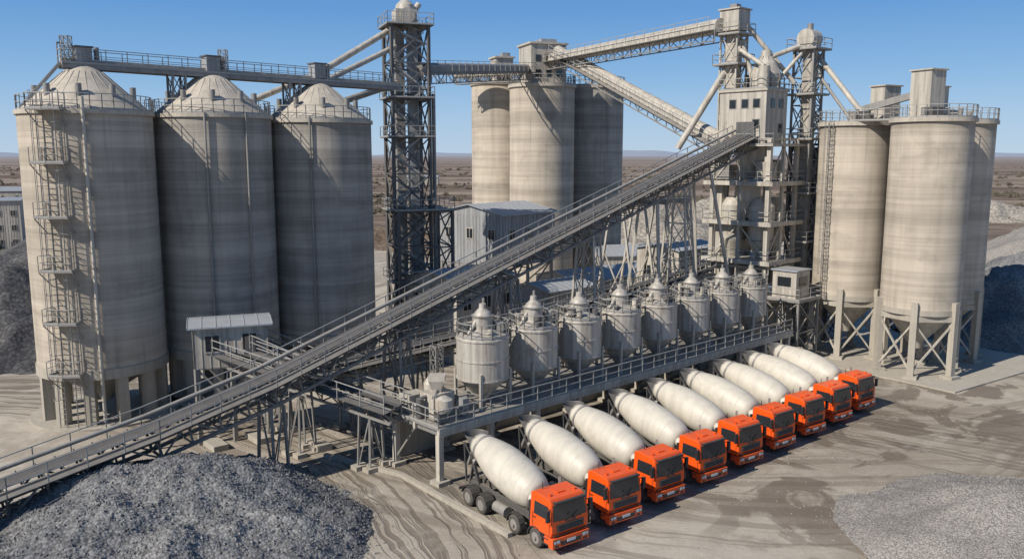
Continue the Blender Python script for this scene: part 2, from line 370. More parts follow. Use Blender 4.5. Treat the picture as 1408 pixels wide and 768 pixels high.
def bigsilo(c,R,zt,rh,mat=CONC):
    cx,cy=c; e=empty('cement_silo',(cx,cy,0)); zb=4.1
    m=MB(); m.rev((cx,cy,0),UP,[(R,zb),(R,zt)],112,mat,cap=False)
    m.rev((cx,cy,0),UP,[(R+.10,zb-.5),(R+.10,zb+.25)],96,CPAD,True); m.rev((cx,cy,0),UP,[(R+.16,zt-.25),(R+.16,zt+.05)],96,ROOF)
    m.build('wall',e)
    m=MB(); m.rev((cx,cy,0),UP,[(R-.05,zt+.06),(R*.28,zt+rh-.4),(R*.15,zt+rh)],96,ROOF)
    for i in range(24):
        a=2*math.pi*i/24; d=V((math.cos(a),math.sin(a),0)); b=V((cx,cy,0))
        m.beam(b+d*(R-.1)+UP*(zt+.06),b+d*R*.30+UP*(zt+rh-.46),.05,ROOF,.05)
    m.cyl((cx,cy,zt+rh),(cx,cy,zt+rh+.5),R*.13,STEEL,20)
    for a in(20,110,200,290,330,250):
        d=V((math.cos(rad(a)),math.sin(rad(a)),0)); p=V((cx,cy,zt+.05))+d*R*.72
        m.cyl(p+UP*rh*.28,p+UP*(rh*.28+.9),.22,STEEL,12)
    m.build('roof',e)
    m=MB(); m.ring_rail(c,R-.05,zt+.05,n=36); m.build('roof_railing',e)
    m=MB(); m.revs((cx,cy,0),UP,[(R-.3,zb-.3),(.6,1.5),(.5,1.0)],48,STEEL); m.build('hopper',e)
    m=MB()
    for i in range(12):
        a=2*math.pi*i/12+.2; m.box((cx+(R-.45)*math.cos(a),cy+(R-.45)*math.sin(a),(zb-.5)/2),(.75,.75,zb-.5),CPAD,a)
    m.rev((cx,cy,0),UP,[(R+.8,-.1),(R+.8,.16)],48,CPAD)
    m.build('columns',e)
    return e
SIL=[((-32,64),4.6,23.1,3.4),((-24.6,70),4.6,23.1,3.4),((-17.2,75.6),4.6,22.9,3.3)]
SE=[bigsilo(*a,mat=CONC if i==0 else CONC_SHADE) for i,a in enumerate(SIL)]
m=MB(); c=SIL[0][0]; R=4.6
ladder(m,c,R,rad(-84),0,23.4,STEEL)
ph=rad(-66); d=V((math.cos(ph),math.sin(ph),0)); b=V((c[0],c[1],0))+d*(R+.22); m.cyl(b+UP*.5,b+UP*24.0,.13,LSTEEL,12)
z=2
while z<23: m.beam(b+UP*z,b-d*.3+UP*z,.08,STEEL); z+=2.5
# landings between the two ladder runs
ladder(m,c,R,rad(-100),0,23.4,STEEL)
for z in (4.2,8.0,11.8,15.6,19.4,23.1):
    pa=[V((c[0]+(R+rr)*math.cos(rad(a_)),c[1]+(R+rr)*math.sin(rad(a_)),z)) for a_,rr in((-104,.05),(-104,1.15),(-92,1.15),(-80,1.15),(-80,.05))]
    vs=pa+[p-UP*.08 for p in pa]; m.add(vs,[(0,1,2,3,4),(9,8,7,6,5),(0,5,6,1),(1,6,7,2),(2,7,8,3),(3,8,9,4)],STEEL)
    m.rail(pa[:],sp=1.1,t=.045); m.beam(pa[1]-UP*.05,V((c[0]+R*math.cos(rad(-104)),c[1]+R*math.sin(rad(-104)),z-1.2)),.06,STEEL); m.beam(pa[3]-UP*.05,V((c[0]+R*math.cos(rad(-80)),c[1]+R*math.sin(rad(-80)),z-1.2)),.06,STEEL)
m.build('ladders_and_pipe',SE[0])
m=MB()
for k,ph_ in ((1,-78),(1,-40),(2,-86)):
    c=SIL[k][0]; d=V((math.cos(rad(ph_)),math.sin(rad(ph_)),0)); b=V((c[0],c[1],0))+d*(R+.2); m.cyl(b+UP*2,b+UP*23.2,.09,STEEL,10)
m.build('downpipes',SE[1])

def midsilo(c,R,zt,mat,box=None):
    cx,cy=c; e=empty('storage_silo',(cx,cy,0)); m=MB()
    m.rev((cx,cy,0),UP,[(R,0),(R,zt)],96,mat,cap=False); m.rev((cx,cy,0),UP,[(R+.25,zt),(R+.25,zt+.4)],96,ROOF); m.build('wall',e)
    m=MB(); m.ring_rail(c,R+.1,zt+.4,n=30,h=1.3,t=.08); m.build('roof_railing',e)
    if box:
        sx,sy,h=box; m=MB(); m.box((cx,cy,zt+.4+h/2),(sx,sy,h),CLAD2,rad(20)); m.box((cx,cy,zt+.5+h),(sx+.5,sy+.5,.25),ROOF,rad(20))
        ux=V((math.cos(rad(20)),math.sin(rad(20)),0)); uy=V((-ux.y,ux.x,0))
        for a in(-.3,.0,.3):
            m.box(V((cx,cy,zt+h*.72))+ux*sx*a-uy*(sy/2+.02),(.8,.08,.9),GLASS,rad(20)); m.box(V((cx,cy,zt+h*.35))+ux*sx*a-uy*(sy/2+.02),(.8,.08,.9),GLASS,rad(20))
        m.box((cx+.5,cy,zt+h+.9),(sx*.45,sy*.5,.7),CLAD,rad(20))
        m.build('head_house',e)
    return e
midsilo((4.4,125),4.75,29.5,CONC,(5.4,5,5.6))
midsilo((-1.6,134),4.75,30.5,CONC,(2.8,2.8,3.8))
midsilo((12.4,131.5),4.75,29.8,CONC_SHADE)

def rsilo(c,R,zt):
    cx,cy=c; e=empty('concrete_silo',(cx,cy,0)); zb=6.0; m=MB()
    m.rev((cx,cy,0),UP,[(R,zb),(R,zt)],96,CONC,cap=False); m.rev((cx,cy,0),UP,[(R+.22,zt),(R+.22,zt+.35)],96,ROOF); m.rev((cx,cy,0),UP,[(R+.06,zb-.2),(R+.06,zb+.3)],96,CPAD); m.build('wall',e)
    m=MB(); m.revs((cx,cy,0),UP,[(R-.1,zb-.1),(.55,2.9),(.45,2.3)],48,LSTEEL); m.build('hopper',e)
    m=MB(); m.ring_rail(c,R+.1,zt+.35,n=26); m.build('roof_railing',e)
    m=MB(); P=[]
    for i in range(6):
        a=rad(-62+60*i); p=V((cx+(R+.12)*math.cos(a),cy+(R+.12)*math.sin(a),0)); P.append(p)
        m.box(p+UP*3.5,(.55,.55,7.0),CPAD,a); m.box(p+UP*.2,(1.2,1.2,.4),CPAD,a)
    for i in range(6):
        a,b=P[i],P[(i+1)%6]; m.beam(a+UP*.6,b+UP*5.2,.15,LSTEEL); m.beam(b+UP*.6,a+UP*5.2,.148,LSTEEL); m.beam(a+UP*5.5,b+UP*5.5,.3,CPAD,.5)
    m.build('legs',e); return e
RS=[((37.6,76),3.4,22.8),((33.9,83.5),3.4,22.7),((42.9,82),3.4,22.8)]
RE=[rsilo(*a) for a in RS]
m=MB()
for (x,y,sx,sy,h) in((38.4,79,1.9,2.2,4.4),(37.0,84.6,2.2,1.7,3.4),(40.2,80.5,1.2,1.2,3.0)):
    m.box((x,y,23.2+h/2),(sx,sy,h),CLAD2,ANG-.3); m.box((x,y,23.25+h),(sx+.3,sy+.3,.12),ROOF,ANG-.3)
m.beam((33.9,83.5,24.2),(38.0,79.5,25.6),.7,STEEL,.6); m.beam((37.6,76,23.9),(42.6,82,23.9),.6,STEEL,.5)
m.box((33.9,83.2,23.6),(1.6,1.4,1.1),STEEL,.4); m.box((37,75,23.6),(1.3,1.2,1.0),DSTEEL,.4)
m.beam((32,81.5,23.1),(36,77.5,23.1),1.1,STEEL,.12)
m.rail([(31.6,81.1,23.1),(35.6,77.1,23.1)])
for x,y in((36,74.5),(39.6,75.2),(35.4,83.8),(33,82),(43,80)): m.cyl((x,y,23.1),(x,y,24.0),.22,STEEL,12)
m.build('roof_machinery',RE[0])
m=MB(); ladder(m,RS[1][0],3.4,rad(-150),6,23,STEEL); m.build('ladder',RE[1])
m=MB(); m.add([V(p) for p in((28.5,80.0,.0),(37.5,68.6,0),(53,79,0),(44,91,0),(28.5,80.0,.13),(37.5,68.6,.13),(53,79,.13),(44,91,.13))],MB.BF,CPAD); m.build('concrete_pad')

# ------------------------------------------------------------------ conveyors
def conveyor(m,p,q,bw=1.3,dep=1.1,walk=(1,-1),st=1.75,mat=STEEL,rails=True,ww=.7,belt=True,hv=1.0):
    p=V(p);q=V(q);d=(q-p);L=d.length;d.normalize(); n=d.cross(UP).normalized(); u=n.cross(d).normalized(); hw=bw/2+.12
    k=max(1,round(L/st)); P=lambda i,a,b: p+d*(L*i/k)+n*a+u*b
    for sg in(-1,1):
        m.beam(P(0,sg*hw,0),P(k,sg*hw,0),.12*hv,mat,.2*hv); m.beam(P(0,sg*hw,-dep),P(k,sg*hw,-dep),.12*hv,mat,.15*hv)
        for i in range(k+1):
            m.beam(P(i,sg*hw,0),P(i,sg*hw,-dep),.08*hv,mat)
            if i<k:
                if i%2: m.beam(P(i,sg*hw,0),P(i+1,sg*hw,-dep),.07*hv,mat)
                else: m.beam(P(i,sg*hw,-dep),P(i+1,sg*hw,0),.07*hv,mat)
    for i in range(k+1):
        m.beam(P(i,-hw,-dep),P(i,hw,-dep),.08,mat); m.beam(P(i,-hw,.02),P(i,hw,.02),.1,DSTEEL)
        if i<k: m.beam(P(i,-hw,-dep),P(i+1,hw,-dep),.05,mat)
    if belt:
        a=bw*.24;b=bw*.5
        rows=[(-b,.34),(-a,.14),(a,.14),(b,.34)]; vs=[p+n*x+u*z for x,z in rows]+[q+n*x+u*z for x,z in rows]
        m.add(vs,[(0,1,5,4),(1,2,6,5),(2,3,7,6)],BELT); m.beam(P(0,0,-.45),P(k,0,-.45),bw*.9,BELT,.04)
        for i in range(k*2):
            for sg in(-1,1):
                m.beam(P(i/2,sg*(b+.02),.0),P(i/2,sg*(b+.06),.42),.06,mat)
            m.beam(P(i/2,-b,-.02),P(i/2,b,-.02),.1,DSTEEL)
    for sg in walk:
        o=hw+.08+ww/2; m.beam(P(0,sg*o,-.02),P(k,sg*o,-.02),ww,DSTEEL,.05)
        for i in range(k+1): m.beam(P(i,sg*hw,-.6),P(i,sg*(hw+ww),-.06),.06,mat)
    if rails:
        for sg in(-1,1):
            o=hw+(.08+ww if sg in walk else 0.02)
            for i in range(k+1): m.beam(P(i,sg*o,0),P(i,sg*o,0)+UP*1.1,.055,RAIL)
            for h in(1.1,.6): m.beam(P(0,sg*o,0)+UP*h,P(k,sg*o,0)+UP*h,.055,RAIL)
def aframe(m,top,d,h0=0,tw=.8,sp=.10,mat=STEEL,leg=.16):
    d=V((d[0],d[1],0)).normalized(); n=V((d.y,-d.x,0)); h=top.z-h0; b=V((top.x,top.y,h0))
    tc=[top+n*a*tw+d*c*.4 for a,c in((-1,-1),(1,-1),(1,1),(-1,1))]; bc=[b+n*a*(tw+sp*h)+d*c*(.4+sp*.4*h) for a,c in((-1,-1),(1,-1),(1,1),(-1,1))]
    m.lattice(bc,tc,max(1,round(h/3.3)),leg,leg*.42,mat,x=h>7)
    for p in bc: m.box(p+UP*.12,(.7,.7,.3),CPAD,ANG)
D=V((.741,.672,0)).normalized(); P1=V((-15.2,50.1,0)); P2=V((24.0,85.7,22.0))
e=empty('inclined_belt_conveyor',(-15.2,50.1,0))
m=MB(); pts=[P1+D*-24+UP*1.7,P1+D*-14.5+UP*3.2,P1+D*-7+UP*4.5,P1+UP*6.1,P2]
for i in range(4): conveyor(m,pts[i],pts[i+1],1.45,1.35,ww=.6,mat=CSTEEL,hv=1.35)
m.build('gallery',e)
m=MB()
nn=V((D.y,-D.x,0))
for i in range(4): m.cyl(pts[i]-nn*1.0+UP*.7,pts[i+1]-nn*1.0+UP*.7,.13,STEEL,10)
m.build('service_pipe',e)
m=MB()
def onbelt(u): return P1+D*u+UP*(6.1+(22-6.1)*u/53.0)
for u in(.3,9.8,29.2,41.5): 
    aframe(m,onbelt(u)-UP*1.5,D,0,.85,.05 if u<5 else .08,mat=LSTEEL if u>25 else STEEL)
aframe(m,onbelt(20)-UP*1.5,D)
aframe(m,P1+D*-19+UP*1.1,D,0,.8)
for a,b in((45,36),(45,49)): 
    for sg in(-1,1): m.beam(onbelt(a if b>a else 37)+nn*sg-UP*1.5,V((onbelt(b).x,onbelt(b).y,0))+nn*sg*2.6,.24,LSTEEL)
m.build('support_trestles',e)
m=MB(); t0=pts[0]; m.cyl(t0-nn*.8+UP*.1,t0+nn*.8+UP*.1,.4,DSTEEL,20); m.box(t0+D*1.5+UP*.9,(2.2,1.6,1.0),STEEL,math.atan2(D.y,D.x)); m.build('tail_pulley',e)

e=empty('belt_conveyor',W(0,23.5)); m=MB()
conveyor(m,W(-1.5,23.0,4.8),W(44,23.0,6.8),1.2,1.0,mat=LSTEEL)
for s in(2,9,16,23,30,37): aframe(m,W(s,23,4.0+.043*s),E1,0,.7,.05,leg=.14)
m.build('gallery',e)
e=empty('belt_conveyor',W(0,20.5)); m=MB()
conveyor(m,W(12,20.6,5.6),W(44,20.6,8.6),1.0,.9,walk=(-1,),mat=LSTEEL)
for s in(14,22,30,38): aframe(m,W(s,20.6,5.0+.093*(s-12)),E1,0,.5,.04,leg=.12)
m.build('gallery',e)
e=empty('feed_conveyor',(-14,54,0)); m=MB(); a=V((-20,57.5,6.3)); b=V((-7.2,50.9,4.2))
conveyor(m,a,b,1.1,.9,walk=(1,)); 
for f in(.45,.85): aframe(m,a.lerp(b,f)-UP*1.0,b-a,0,.6,.05,leg=.13)
m.build('gallery',e)
e=empty('belt_conveyor',(-14,62,0)); m=MB(); a=V((-19.5,59,7.0)); b=W(-1,23,5.2)
conveyor(m,a,b,1.1,.9,walk=(1,)); aframe(m,a.lerp(b,.5)-UP*1.0,b-a,0,.6,.05,leg=.13); m.build('gallery',e)

def gallery(name,p,q,w=1.5,h=1.5,hoops=True,mat=LSTEEL,frames=()):
    p=V(p);q=V(q);e=empty(name,p); m=MB(); d=(q-p);L=d.length;d.normalize(); n=d.cross(UP).normalized();u=n.cross(d)
    m.beam(p,q,w,mat,h*.55)
    m.rev(p+u*h*.27,d,[(w*.5,0),(w*.5,L)],20,mat)
    k=int(L/2)
    for i in range(k+1):
        c=p+d*L*i/k
        m.rev(c+u*h*.27-d*.04,d,[(w*.52,0),(w*.52,.08)],16,mat)
        for sg in(-1,1):
            m.beam(c+n*sg*(w*.5),c+n*sg*w*.5-u*1.2,.08,STEEL)
            m.beam(c+n*sg*(w*.5+.75),c+n*sg*(w*.5+.75)+UP*1.1,.055,RAIL) if sg>0 else None
            if i<k:
                c2=p+d*L*(i+1)/k; a=(0,-1.2) if i%2 else (-1.2,0); m.beam(c+n*sg*w*.5+u*a[0],c2+n*sg*w*.5+u*a[1],.07,STEEL)
    for sg in(-1,1): m.beam(p+n*sg*w*.5-u*1.2,q+n*sg*w*.5-u*1.2,.12,STEEL)
    m.beam(p+n*(w*.5+.4)-u*.2,q+n*(w*.5+.4)-u*.2,.75,STEEL,.06)
    for hh in(1.1,.55): m.beam(p+n*(w*.5+.75)+UP*hh,q+n*(w*.5+.75)+UP*hh,.05,RAIL)
    m.build('enclosure',e); return e
gallery('conveyor_gallery',(-9.5,86.5,28.2),(2.2,123,31.8),1.2,1.2,mat=STEEL)
gallery('conveyor_gallery',(6.5,122.5,34.2),W(45.5,20.2,20.8),1.45,1.3)
gallery('conveyor_gallery',(5,124.5,33.2),W(45.6,21.5,32.6),1.4,1.3)
gallery('conveyor_gallery',(-8.5,128,31.5),(2,126,31.8),1.1,1.1)

e=empty('silo_top_walkway',(-24.6,70,0)); m=MB()
a=V((-33.2,63.1,26.55)); b=V((-10.8,80.6,26.2)); d=(b-a).normalized(); n=V((d.y,-d.x,0))
m.beam(a,b,1.5,STEEL,.12)
for sg in(-1,1):
    m.beam(a+n*sg*.72-UP*.16,b+n*sg*.72-UP*.16,.12,STEEL,.26)
    m.rail([a+n*sg*.76+UP*.05,b+n*sg*.76+UP*.05],sp=1.5)
m.beam(a+n*.1+UP*.3,b+n*.1+UP*.3,.4,LSTEEL,.3)
for (cx,cy),_,zt,rh in SIL:
    m.box(V((cx,cy,27.2))+n*.1,(1.1,1.1,1.2),CLAD,ANG); m.box(V((cx,cy,27.85))+n*.1,(1.3,1.3,.1),DSTEEL,ANG); m.cyl((cx+.8,cy+.6,26.5),(cx+.8,cy+.6,27.9),.2,STEEL,10)
for f in(.29,.63):
    p=a.lerp(b,f); c=[p+n*x*.7+d*y*.5 for x,y in((-1,-1),(1,-1),(1,1),(-1,1))]
    m.lattice([V((q.x,q.y,22.0)) for q in c],[V((q.x,q.y,26.2)) for q in c],2,.14,.07,STEEL)
m.rail([a+n*.8,a-n*.8]); m.cyl(a+UP*.05-n*.7,a+UP*1.6-n*.7,.05,STEEL,8); m.box(a+UP*1.6-n*.7+d*.2,(.4,.2,.12),DSTEEL,ANG)
for f in(.015,.42,):
    p=a.lerp(b,f)+n*.3; m.lattice([p+V((x*.3,y*.3,0)) for x,y in((-1,-1),(1,-1),(1,1),(-1,1))],[p+V((x*.3,y*.3,2.0)) for x,y in((-1,-1),(1,-1),(1,1),(-1,1))],3,.05,.035,STEEL)
for sg in(-.3,.3): m.beam(V((-35.4,61.2,23.2))+n*sg,a+n*sg+UP*.1,.08,RAIL,.2)
m.build('deck',e)

# ------------------------------------------------------------------ bucket elevator tower
def floors(m,c,ux,uy,hx,hy,zs,mat,rl=True,plate=.12):
    a=math.atan2(ux.y,ux.x)
    for z in zs:
        m.box(c+UP*z,(hx*2,hy*2,plate),mat,a)
        if rl: m.rail([c+ux*sx*hx+uy*sy*hy+UP*z for sx,sy in((-1,-1),(1,-1),(1,1),(-1,1))],closed=True)
def stairs(m,c,ux,uy,z0,z1,L,off,step=2.2):
    z=z0;k=0
    while z<z1-.1:
        sg=1 if k%2 else -1; zz=min(z1,z+step)
        a=c+uy*off-ux*sg*L/2+UP*z; b=c+uy*off+ux*sg*L/2+UP*zz
        for o in(-.35,.35):
            m.beam(a+uy*o,b+uy*o,.05,RAIL,.2); m.beam(a+uy*o+UP,b+uy*o+UP,.05,RAIL)
        for q in range(8): p=a.lerp(b,(q+.5)/8); m.beam(p-uy*.35,p+uy*.35,.2,RAIL,.03)
        m.box(b+UP*.0,(.9,.9,.05),STEEL,math.atan2(ux.y,ux.x)); z=zz;k+=1
e=empty('bucket_elevator_tower',(-10.6,86,0)); m=MB(); c=V((-10.6,86,0)); ux=V((math.cos(.35),math.sin(.35),0)); uy=V((-ux.y,ux.x,0))
cor=[c+ux*x*1.85+uy*y*1.85 for x,y in((-1,-1),(1,-1),(1,1),(-1,1))]
m.lattice(cor,[p+UP*32.5 for p in cor],9,.28,.12,DSTEEL)
floors(m,c,ux,uy,2.3,2.3,[7.2,14.4,21.7,25.5,32.5],DSTEEL)
stairs(m,c,ux,uy,0,32,2.9,-1.3)
cor=[c+ux*x+uy*y for x,y in((-1.85,-3.6),(3.6,-3.6),(3.6,1.85),(-1.85,1.85))]
m.lattice(cor,[p+UP*14.4 for p in cor],4,.26,.12,DSTEEL); floors(m,c+ux*.9-uy*.9,ux,uy,2.9,2.9,[14.5],DSTEEL)
m.build('steel_frame',e)
m=MB()
for o in(-.6,.75): m.box(c+ux*o+uy*.6+UP*17,(.9,1.1,34),STEEL if o<0 else CLAD,.35)
z=2
while z<34:
    m.box(c+ux*.08+uy*.6+UP*z,(2.5,1.3,.12),STEEL,.35); z+=2.4
m.box(c+ux*-.1+UP*33.3,(2.1,2.0,1.6),LSTEEL,.35); m.rev(c+UP*34.1,UP,[(1.0,0),(.9,.5),(.5,.9),(0,1.05)],20,LSTEEL); m.cyl(c+UP*34.9,c+UP*35.6,.3,STEEL,12); m.cyl(c+ux*.6+UP*33.6,c+ux*1.4+UP*34.8,.3,LSTEEL,12)
m.rev(c-uy*1.1+UP*33.5,uy,[(.75,0),(.75,2.2)],24,LSTEEL)
m.build('elevator_casing',e)
m=MB()
m.cyl(c-ux*1+UP*32.5,V((-17.8,79.0,27.4)),.30,LSTEEL,14); m.cyl(c-ux*1.2-uy*.6+UP*30.5,V((-17.2,77.5,26.4)),.26,LSTEEL,14)
m.cyl(V((-17.8,79.0,27.4)),V((-24.0,74.0,24.0)),.26,LSTEEL,14); m.cyl(c-ux*1+UP*27,V((-15.5,80,25)),.32,STEEL,14)
m.cyl(c+ux*2.5+uy*-1+UP*2,c+ux*2.5-uy*1+UP*26,.20,STEEL,12)
m.build('chutes',e)

# ------------------------------------------------------------------ mixing tower (right)
e=empty('batching_tower',W(48,18)); 
m=MB()
S0,S1,W0,W1=45.4,50.6,15.2,21.6
cor=[W(S0,W0),W(S1,W0),W(S1,W1),W(S0,W1)]; mid=[W(S0,18.4),W(S1,18.4),W(48,W0),W(48,W1)]
m.lattice(cor,[p+UP*21.5 for p in cor],5,.42,.2,LSTEEL,x='none')
for p in mid: m.beam(p,p+UP*21.5,.3,LSTEEL)
for z0,z1 in((.3,5.3),(9.4,13.0),(17.3,20.8)):
    m.beam(W(S0,W0,z0),W(S0,18.4,z1),.13,LSTEEL); m.beam(W(S0,W1,z0),W(S0,18.4,z1),.13,LSTEEL); m.beam(W(S0,W0,z0),W(48,W0,z1),.13,LSTEEL); m.beam(W(S1,W0,z0),W(48,W0,z1),.13,LSTEEL)
cc=W(48,18.4)
floors(m,cc,E1,E3,3.3,3.9,[5.5,9.3,13.2,17.2,20.9],LSTEEL,plate=.22)
for z in(5.5,9.3,13.2,17.2):
    m.beam(W(44.72,14.5,z-.1),W(44.72,22.3,z-.1),.12,LSTEEL,.4); m.beam(W(44.7,14.45,z-.1),W(51.3,14.45,z-.1),.12,LSTEEL,.4)
m.build('steel_frame',e)
m=MB()
for (s_,w_,z,r) in((46.9,16.7,12.6,1.3),(46.9,20,12.6,1.3),(49.3,16.7,12.6,1.1),(49.4,19.9,12.6,1.1)):
    m.rev(W(s_,w_,0),UP,[(.3,z-3.4),(r,z-1.4),(r,z+2.2),(r*.6,z+3.0)],24,LSTEEL)
    for q in (-1.3,.3,1.6): m.rev(W(s_,w_,0),UP,[(r+.05,z+q),(r+.05,z+q+.1)],24,STEEL)
    m.cyl(W(s_,w_,6.5),W(s_,w_,z-3.3),.28,STEEL,12)
m.rev(W(47.6,18.2,0),UP,[(.5,5.6),(1.5,7.2),(1.5,8.6),(.6,8.9)],24,LSTEEL)
m.rev(W(46.7,18.3,0),UP,[(.4,13.6),(1.5,15.4),(1.5,17.0)],4,LSTEEL,False); m.rev(W(46.9,18.3,0),UP,[(.6,17.5),(1.7,19.4),(1.7,20.8)],4,CLAD2,False)
for (s_,w_,z,sx,sy,h,mt) in((46.2,16.2,5.9,1.4,1.2,1.4,STEEL),(46.4,20.6,6.1,1.6,1.4,1.6,DSTEEL),(46.2,20.6,17.9,1.5,1.6,1.5,STEEL),(46.6,16.2,18.1,1.8,1.3,1.7,LSTEEL),(49.3,17,18.2,1.6,1.7,1.9,CLAD),(48.4,18.4,2.6,3.5,4.5,5.2,CLAD2),(50,21,10.6,.8,.9,20.5,CLAD2),(46.1,21.1,10.6,.7,.7,20.4,LSTEEL)):
    m.box(W(s_,w_,z+.3 if h<5 else z),(sx,sy,h),mt,ANG)
for i in range(12):
    s_=random.uniform(45.6,50.2); w_=random.uniform(15.4,21.2); z=random.choice([5.6,9.4,13.3,17.3]); m.cyl(W(s_,w_,z),W(s_+random.uniform(-.8,.8),w_+random.uniform(-.8,.8),z+3.6),random.uniform(.09,.2),random.choice([STEEL,LSTEEL,LSTEEL]),10)
m.build('hoppers_and_mixers',e)
m=MB()
m.box(W(47.4,18.5,23.6),(4.0,5.3,5.2),CLAD2,ANG); m.box(W(47.4,18.5,26.3),(4.3,5.6,.2),ROOF,ANG)
for w_,z in((16.9,25),(18.2,25),(19.6,25),(16.9,23.0)): m.box(W(45.38,w_,z),(.1,.7,.8),GLASS,ANG); m.box(W(45.40,w_,z),(.08,.86,.96),STEEL,ANG)
for s_,z in((46.6,25),(48.2,25),(48.2,22.6)): m.box(W(s_,15.82,z),(.7,.1,.8),GLASS,ANG); m.box(W(s_,15.84,z),(.86,.08,.96),STEEL,ANG)
m.box(W(45.3,17.9,22.1),(.5,2.0,2.2),DSTEEL,ANG)
m.rail([W(45.3,15.8,26.4),W(49.5,15.8,26.4),W(49.5,21.2,26.4),W(45.3,21.2,26.4)],closed=True)
m.build('head_house',e)
m=MB()
m.rev(W(48.0,17.6,0),UP,[(1.5,26.4),(1.5,28.0),(1.1,29.0),(.55,29.7),(.5,30.3)],24,LSTEEL)
for k in range(8):
    a=2*math.pi*k/8; d=V((math.cos(a),math.sin(a),0)); b=W(48.0,17.6,0); m.beam(b+d*1.52+UP*26.6,b+d*1.52+UP*28.1,.08,STEEL); m.beam(b+d*1.52+UP*28.1,b+d*.6+UP*29.75,.07,STEEL)
m.ring_rail((W(48.0,17.6).x,W(48.0,17.6).y),1.9,26.5,n=12)
m.cyl(W(48.2,17.4,29.6),W(50.8,15.6,30.8),.25,LSTEEL,12)
m.cyl(W(46.0,16.6,26.4),W(46.0,16.6,28.6),.55,LSTEEL,16); m.cyl(W(46.0,16.6,28.6),W(46.4,19.6,30.4),.22,LSTEEL,12)
m.box(W(49.3,19.6,27.3),(1.4,1.6,1.7),CLAD,ANG)
m.build('dust_filter',e)
m=MB()
c=W(46.9,20.7); cor=[W(46.9+x*.95,20.7+y*.95,21) for x,y in((-1,-1),(1,-1),(1,1),(-1,1))]
m.lattice(cor,[p+UP*11 for p in cor],4,.16,.08,LSTEEL); m.box(c+UP*27,(1.2,1.2,12),CLAD2,ANG)
floors(m,c,E1,E3,1.5,1.5,[29.0,32.0],STEEL); m.box(c+UP*33.4,(2.1,2.2,2.0),CLAD2,ANG); m.box(c+UP*34.5,(2.4,2.5,.14),ROOF,ANG); m.box(c+UP*34.8,(.8,.8,.5),STEEL,ANG)
m.cyl(c+E1*.3-E3*1+UP*31.5,W(44.0,25.2,20.6),.34,LSTEEL,16); m.cyl(c-E3*.8+E1*1+UP*33,W(50.9,16.0,27.2),.24,LSTEEL,12); m.cyl(c-E3*1.0+UP*31,W(47.3,18.2,26.4),.26,LSTEEL,12)
m.build('elevator_head',e)
m=MB()
c=W(52.3,15.3); cor=[W(52.3+x*1.05,15.3+y*1.05) for x,y in((-1,-1),(1,-1),(1,1),(-1,1))]
m.lattice(cor,[p+UP*30.5 for p in cor],11,.2,.09,STEEL); m.box(c-E3*.2+UP*16,(1.2,1.0,31),CLAD2,ANG)
floors(m,c,E1,E3,1.6,1.6,[6,11,16,21.5,26,30.5],STEEL); stairs(m,c,E3,E1,0,30,2.2,.95,2.6)
m.rev(c-E1*.9+UP*31.6,E1,[(.95,0),(.95,1.8)],24,LSTEEL); m.box(c+UP*31.1,(1.7,1.6,1.0),LSTEEL,ANG); m.cyl(c+UP*32.2,c+UP*33.1,.3,STEEL,12)
m.cyl(c+E1*1+UP*30.5,V((34.0,82.8,24)),.26,LSTEEL,14); m.cyl(c+E1*.8-E3*.8+UP*28,V((33,82.3,23)),.16,STEEL,12)
m.cyl(c-E1*.9+UP*30.5,W(49.5,17.0,27.5),.2,LSTEEL,12)
m.build('bucket_elevator',e)
e=empty('service_tower',W(57.5,14)); m=MB()
cor=[W(55.5,13.5),W(59.0,13.5),W(59.0,18.5),W(55.5,18.5)]; m.lattice(cor,[p+UP*21 for p in cor],7,.26,.13,DSTEEL)
m.box(W(57.3,16.5,10.5),(2.6,3.4,20.5),DSTEEL,ANG); floors(m,W(57.25,16),E1,E3,2.0,2.8,[6,12,17,21],DSTEEL)  # dark core fills the gap beside the batching tower, shade put into its colour
m.build('frame',e)

e=empty('control_cabin',W(45.5,12.3)); m=MB(); c=W(45.4,12.2)
m.box(c+UP*6.1,(4.2,4.0,.2),STEEL,ANG); m.rail([W(43.3,10.2,6.2),W(47.5,10.2,6.2),W(47.5,14.2,6.2),W(43.3,14.2,6.2)],closed=True)
m.lattice([W(43.5,10.4),W(47.3,10.4),W(47.3,14),W(43.5,14)],[W(43.5,10.4,6),W(47.3,10.4,6),W(47.3,14,6),W(43.5,14,6)],2,.22,.1,STEEL)
m.box(W(45.6,12.4,7.5),(2.6,2.5,2.6),CLAD2,ANG); m.box(W(45.6,12.4,8.88),(2.9,2.8,.12),CROOF,ANG)
m.box(W(44.27,12.4,7.8),(.06,1.4,.9),GLASS,ANG); m.box(W(45.6,11.12,7.8),(1.6,.06,.9),GLASS,ANG)
m.build('cabin',e)

# ------------------------------------------------------------------ loading deck + bins
e=empty('loading_deck',W(20,12)); m=MB(); ZD=3.7
m.box(W(21,12.7,ZD-.15),(42,5.2,.14),STEEL,ANG)
for w_ in(10.15,12.6,15.2): m.beam(W(0,w_,ZD-.4),W(42,w_,ZD-.4),.22,LSTEEL,.42)
m.beam(W(-.02,10.02,ZD-.2),W(42,10.02,ZD-.2),.06,LSTEEL,.32)
for i in range(11):
    s_=.3+i*4.15
    for w_ in(10.4,15.0): m.beam(W(s_,w_,0),W(s_,w_,ZD-.6),.36,LSTEEL); m.box(W(s_,w_,.12),(.9,.9,.28),CPAD,ANG)
    m.beam(W(s_,10.2,ZD-.45),W(s_,15.2,ZD-.45),.2,STEEL,.3)
    m.beam(W(s_,15.0,.5),W(s_,12.8,ZD-.6),.12,STEEL)
m.rail([W(42,10.1,ZD-.08),W(0,10.1,ZD-.08),W(0,15.2,ZD-.08)],sp=1.4,t=.06)
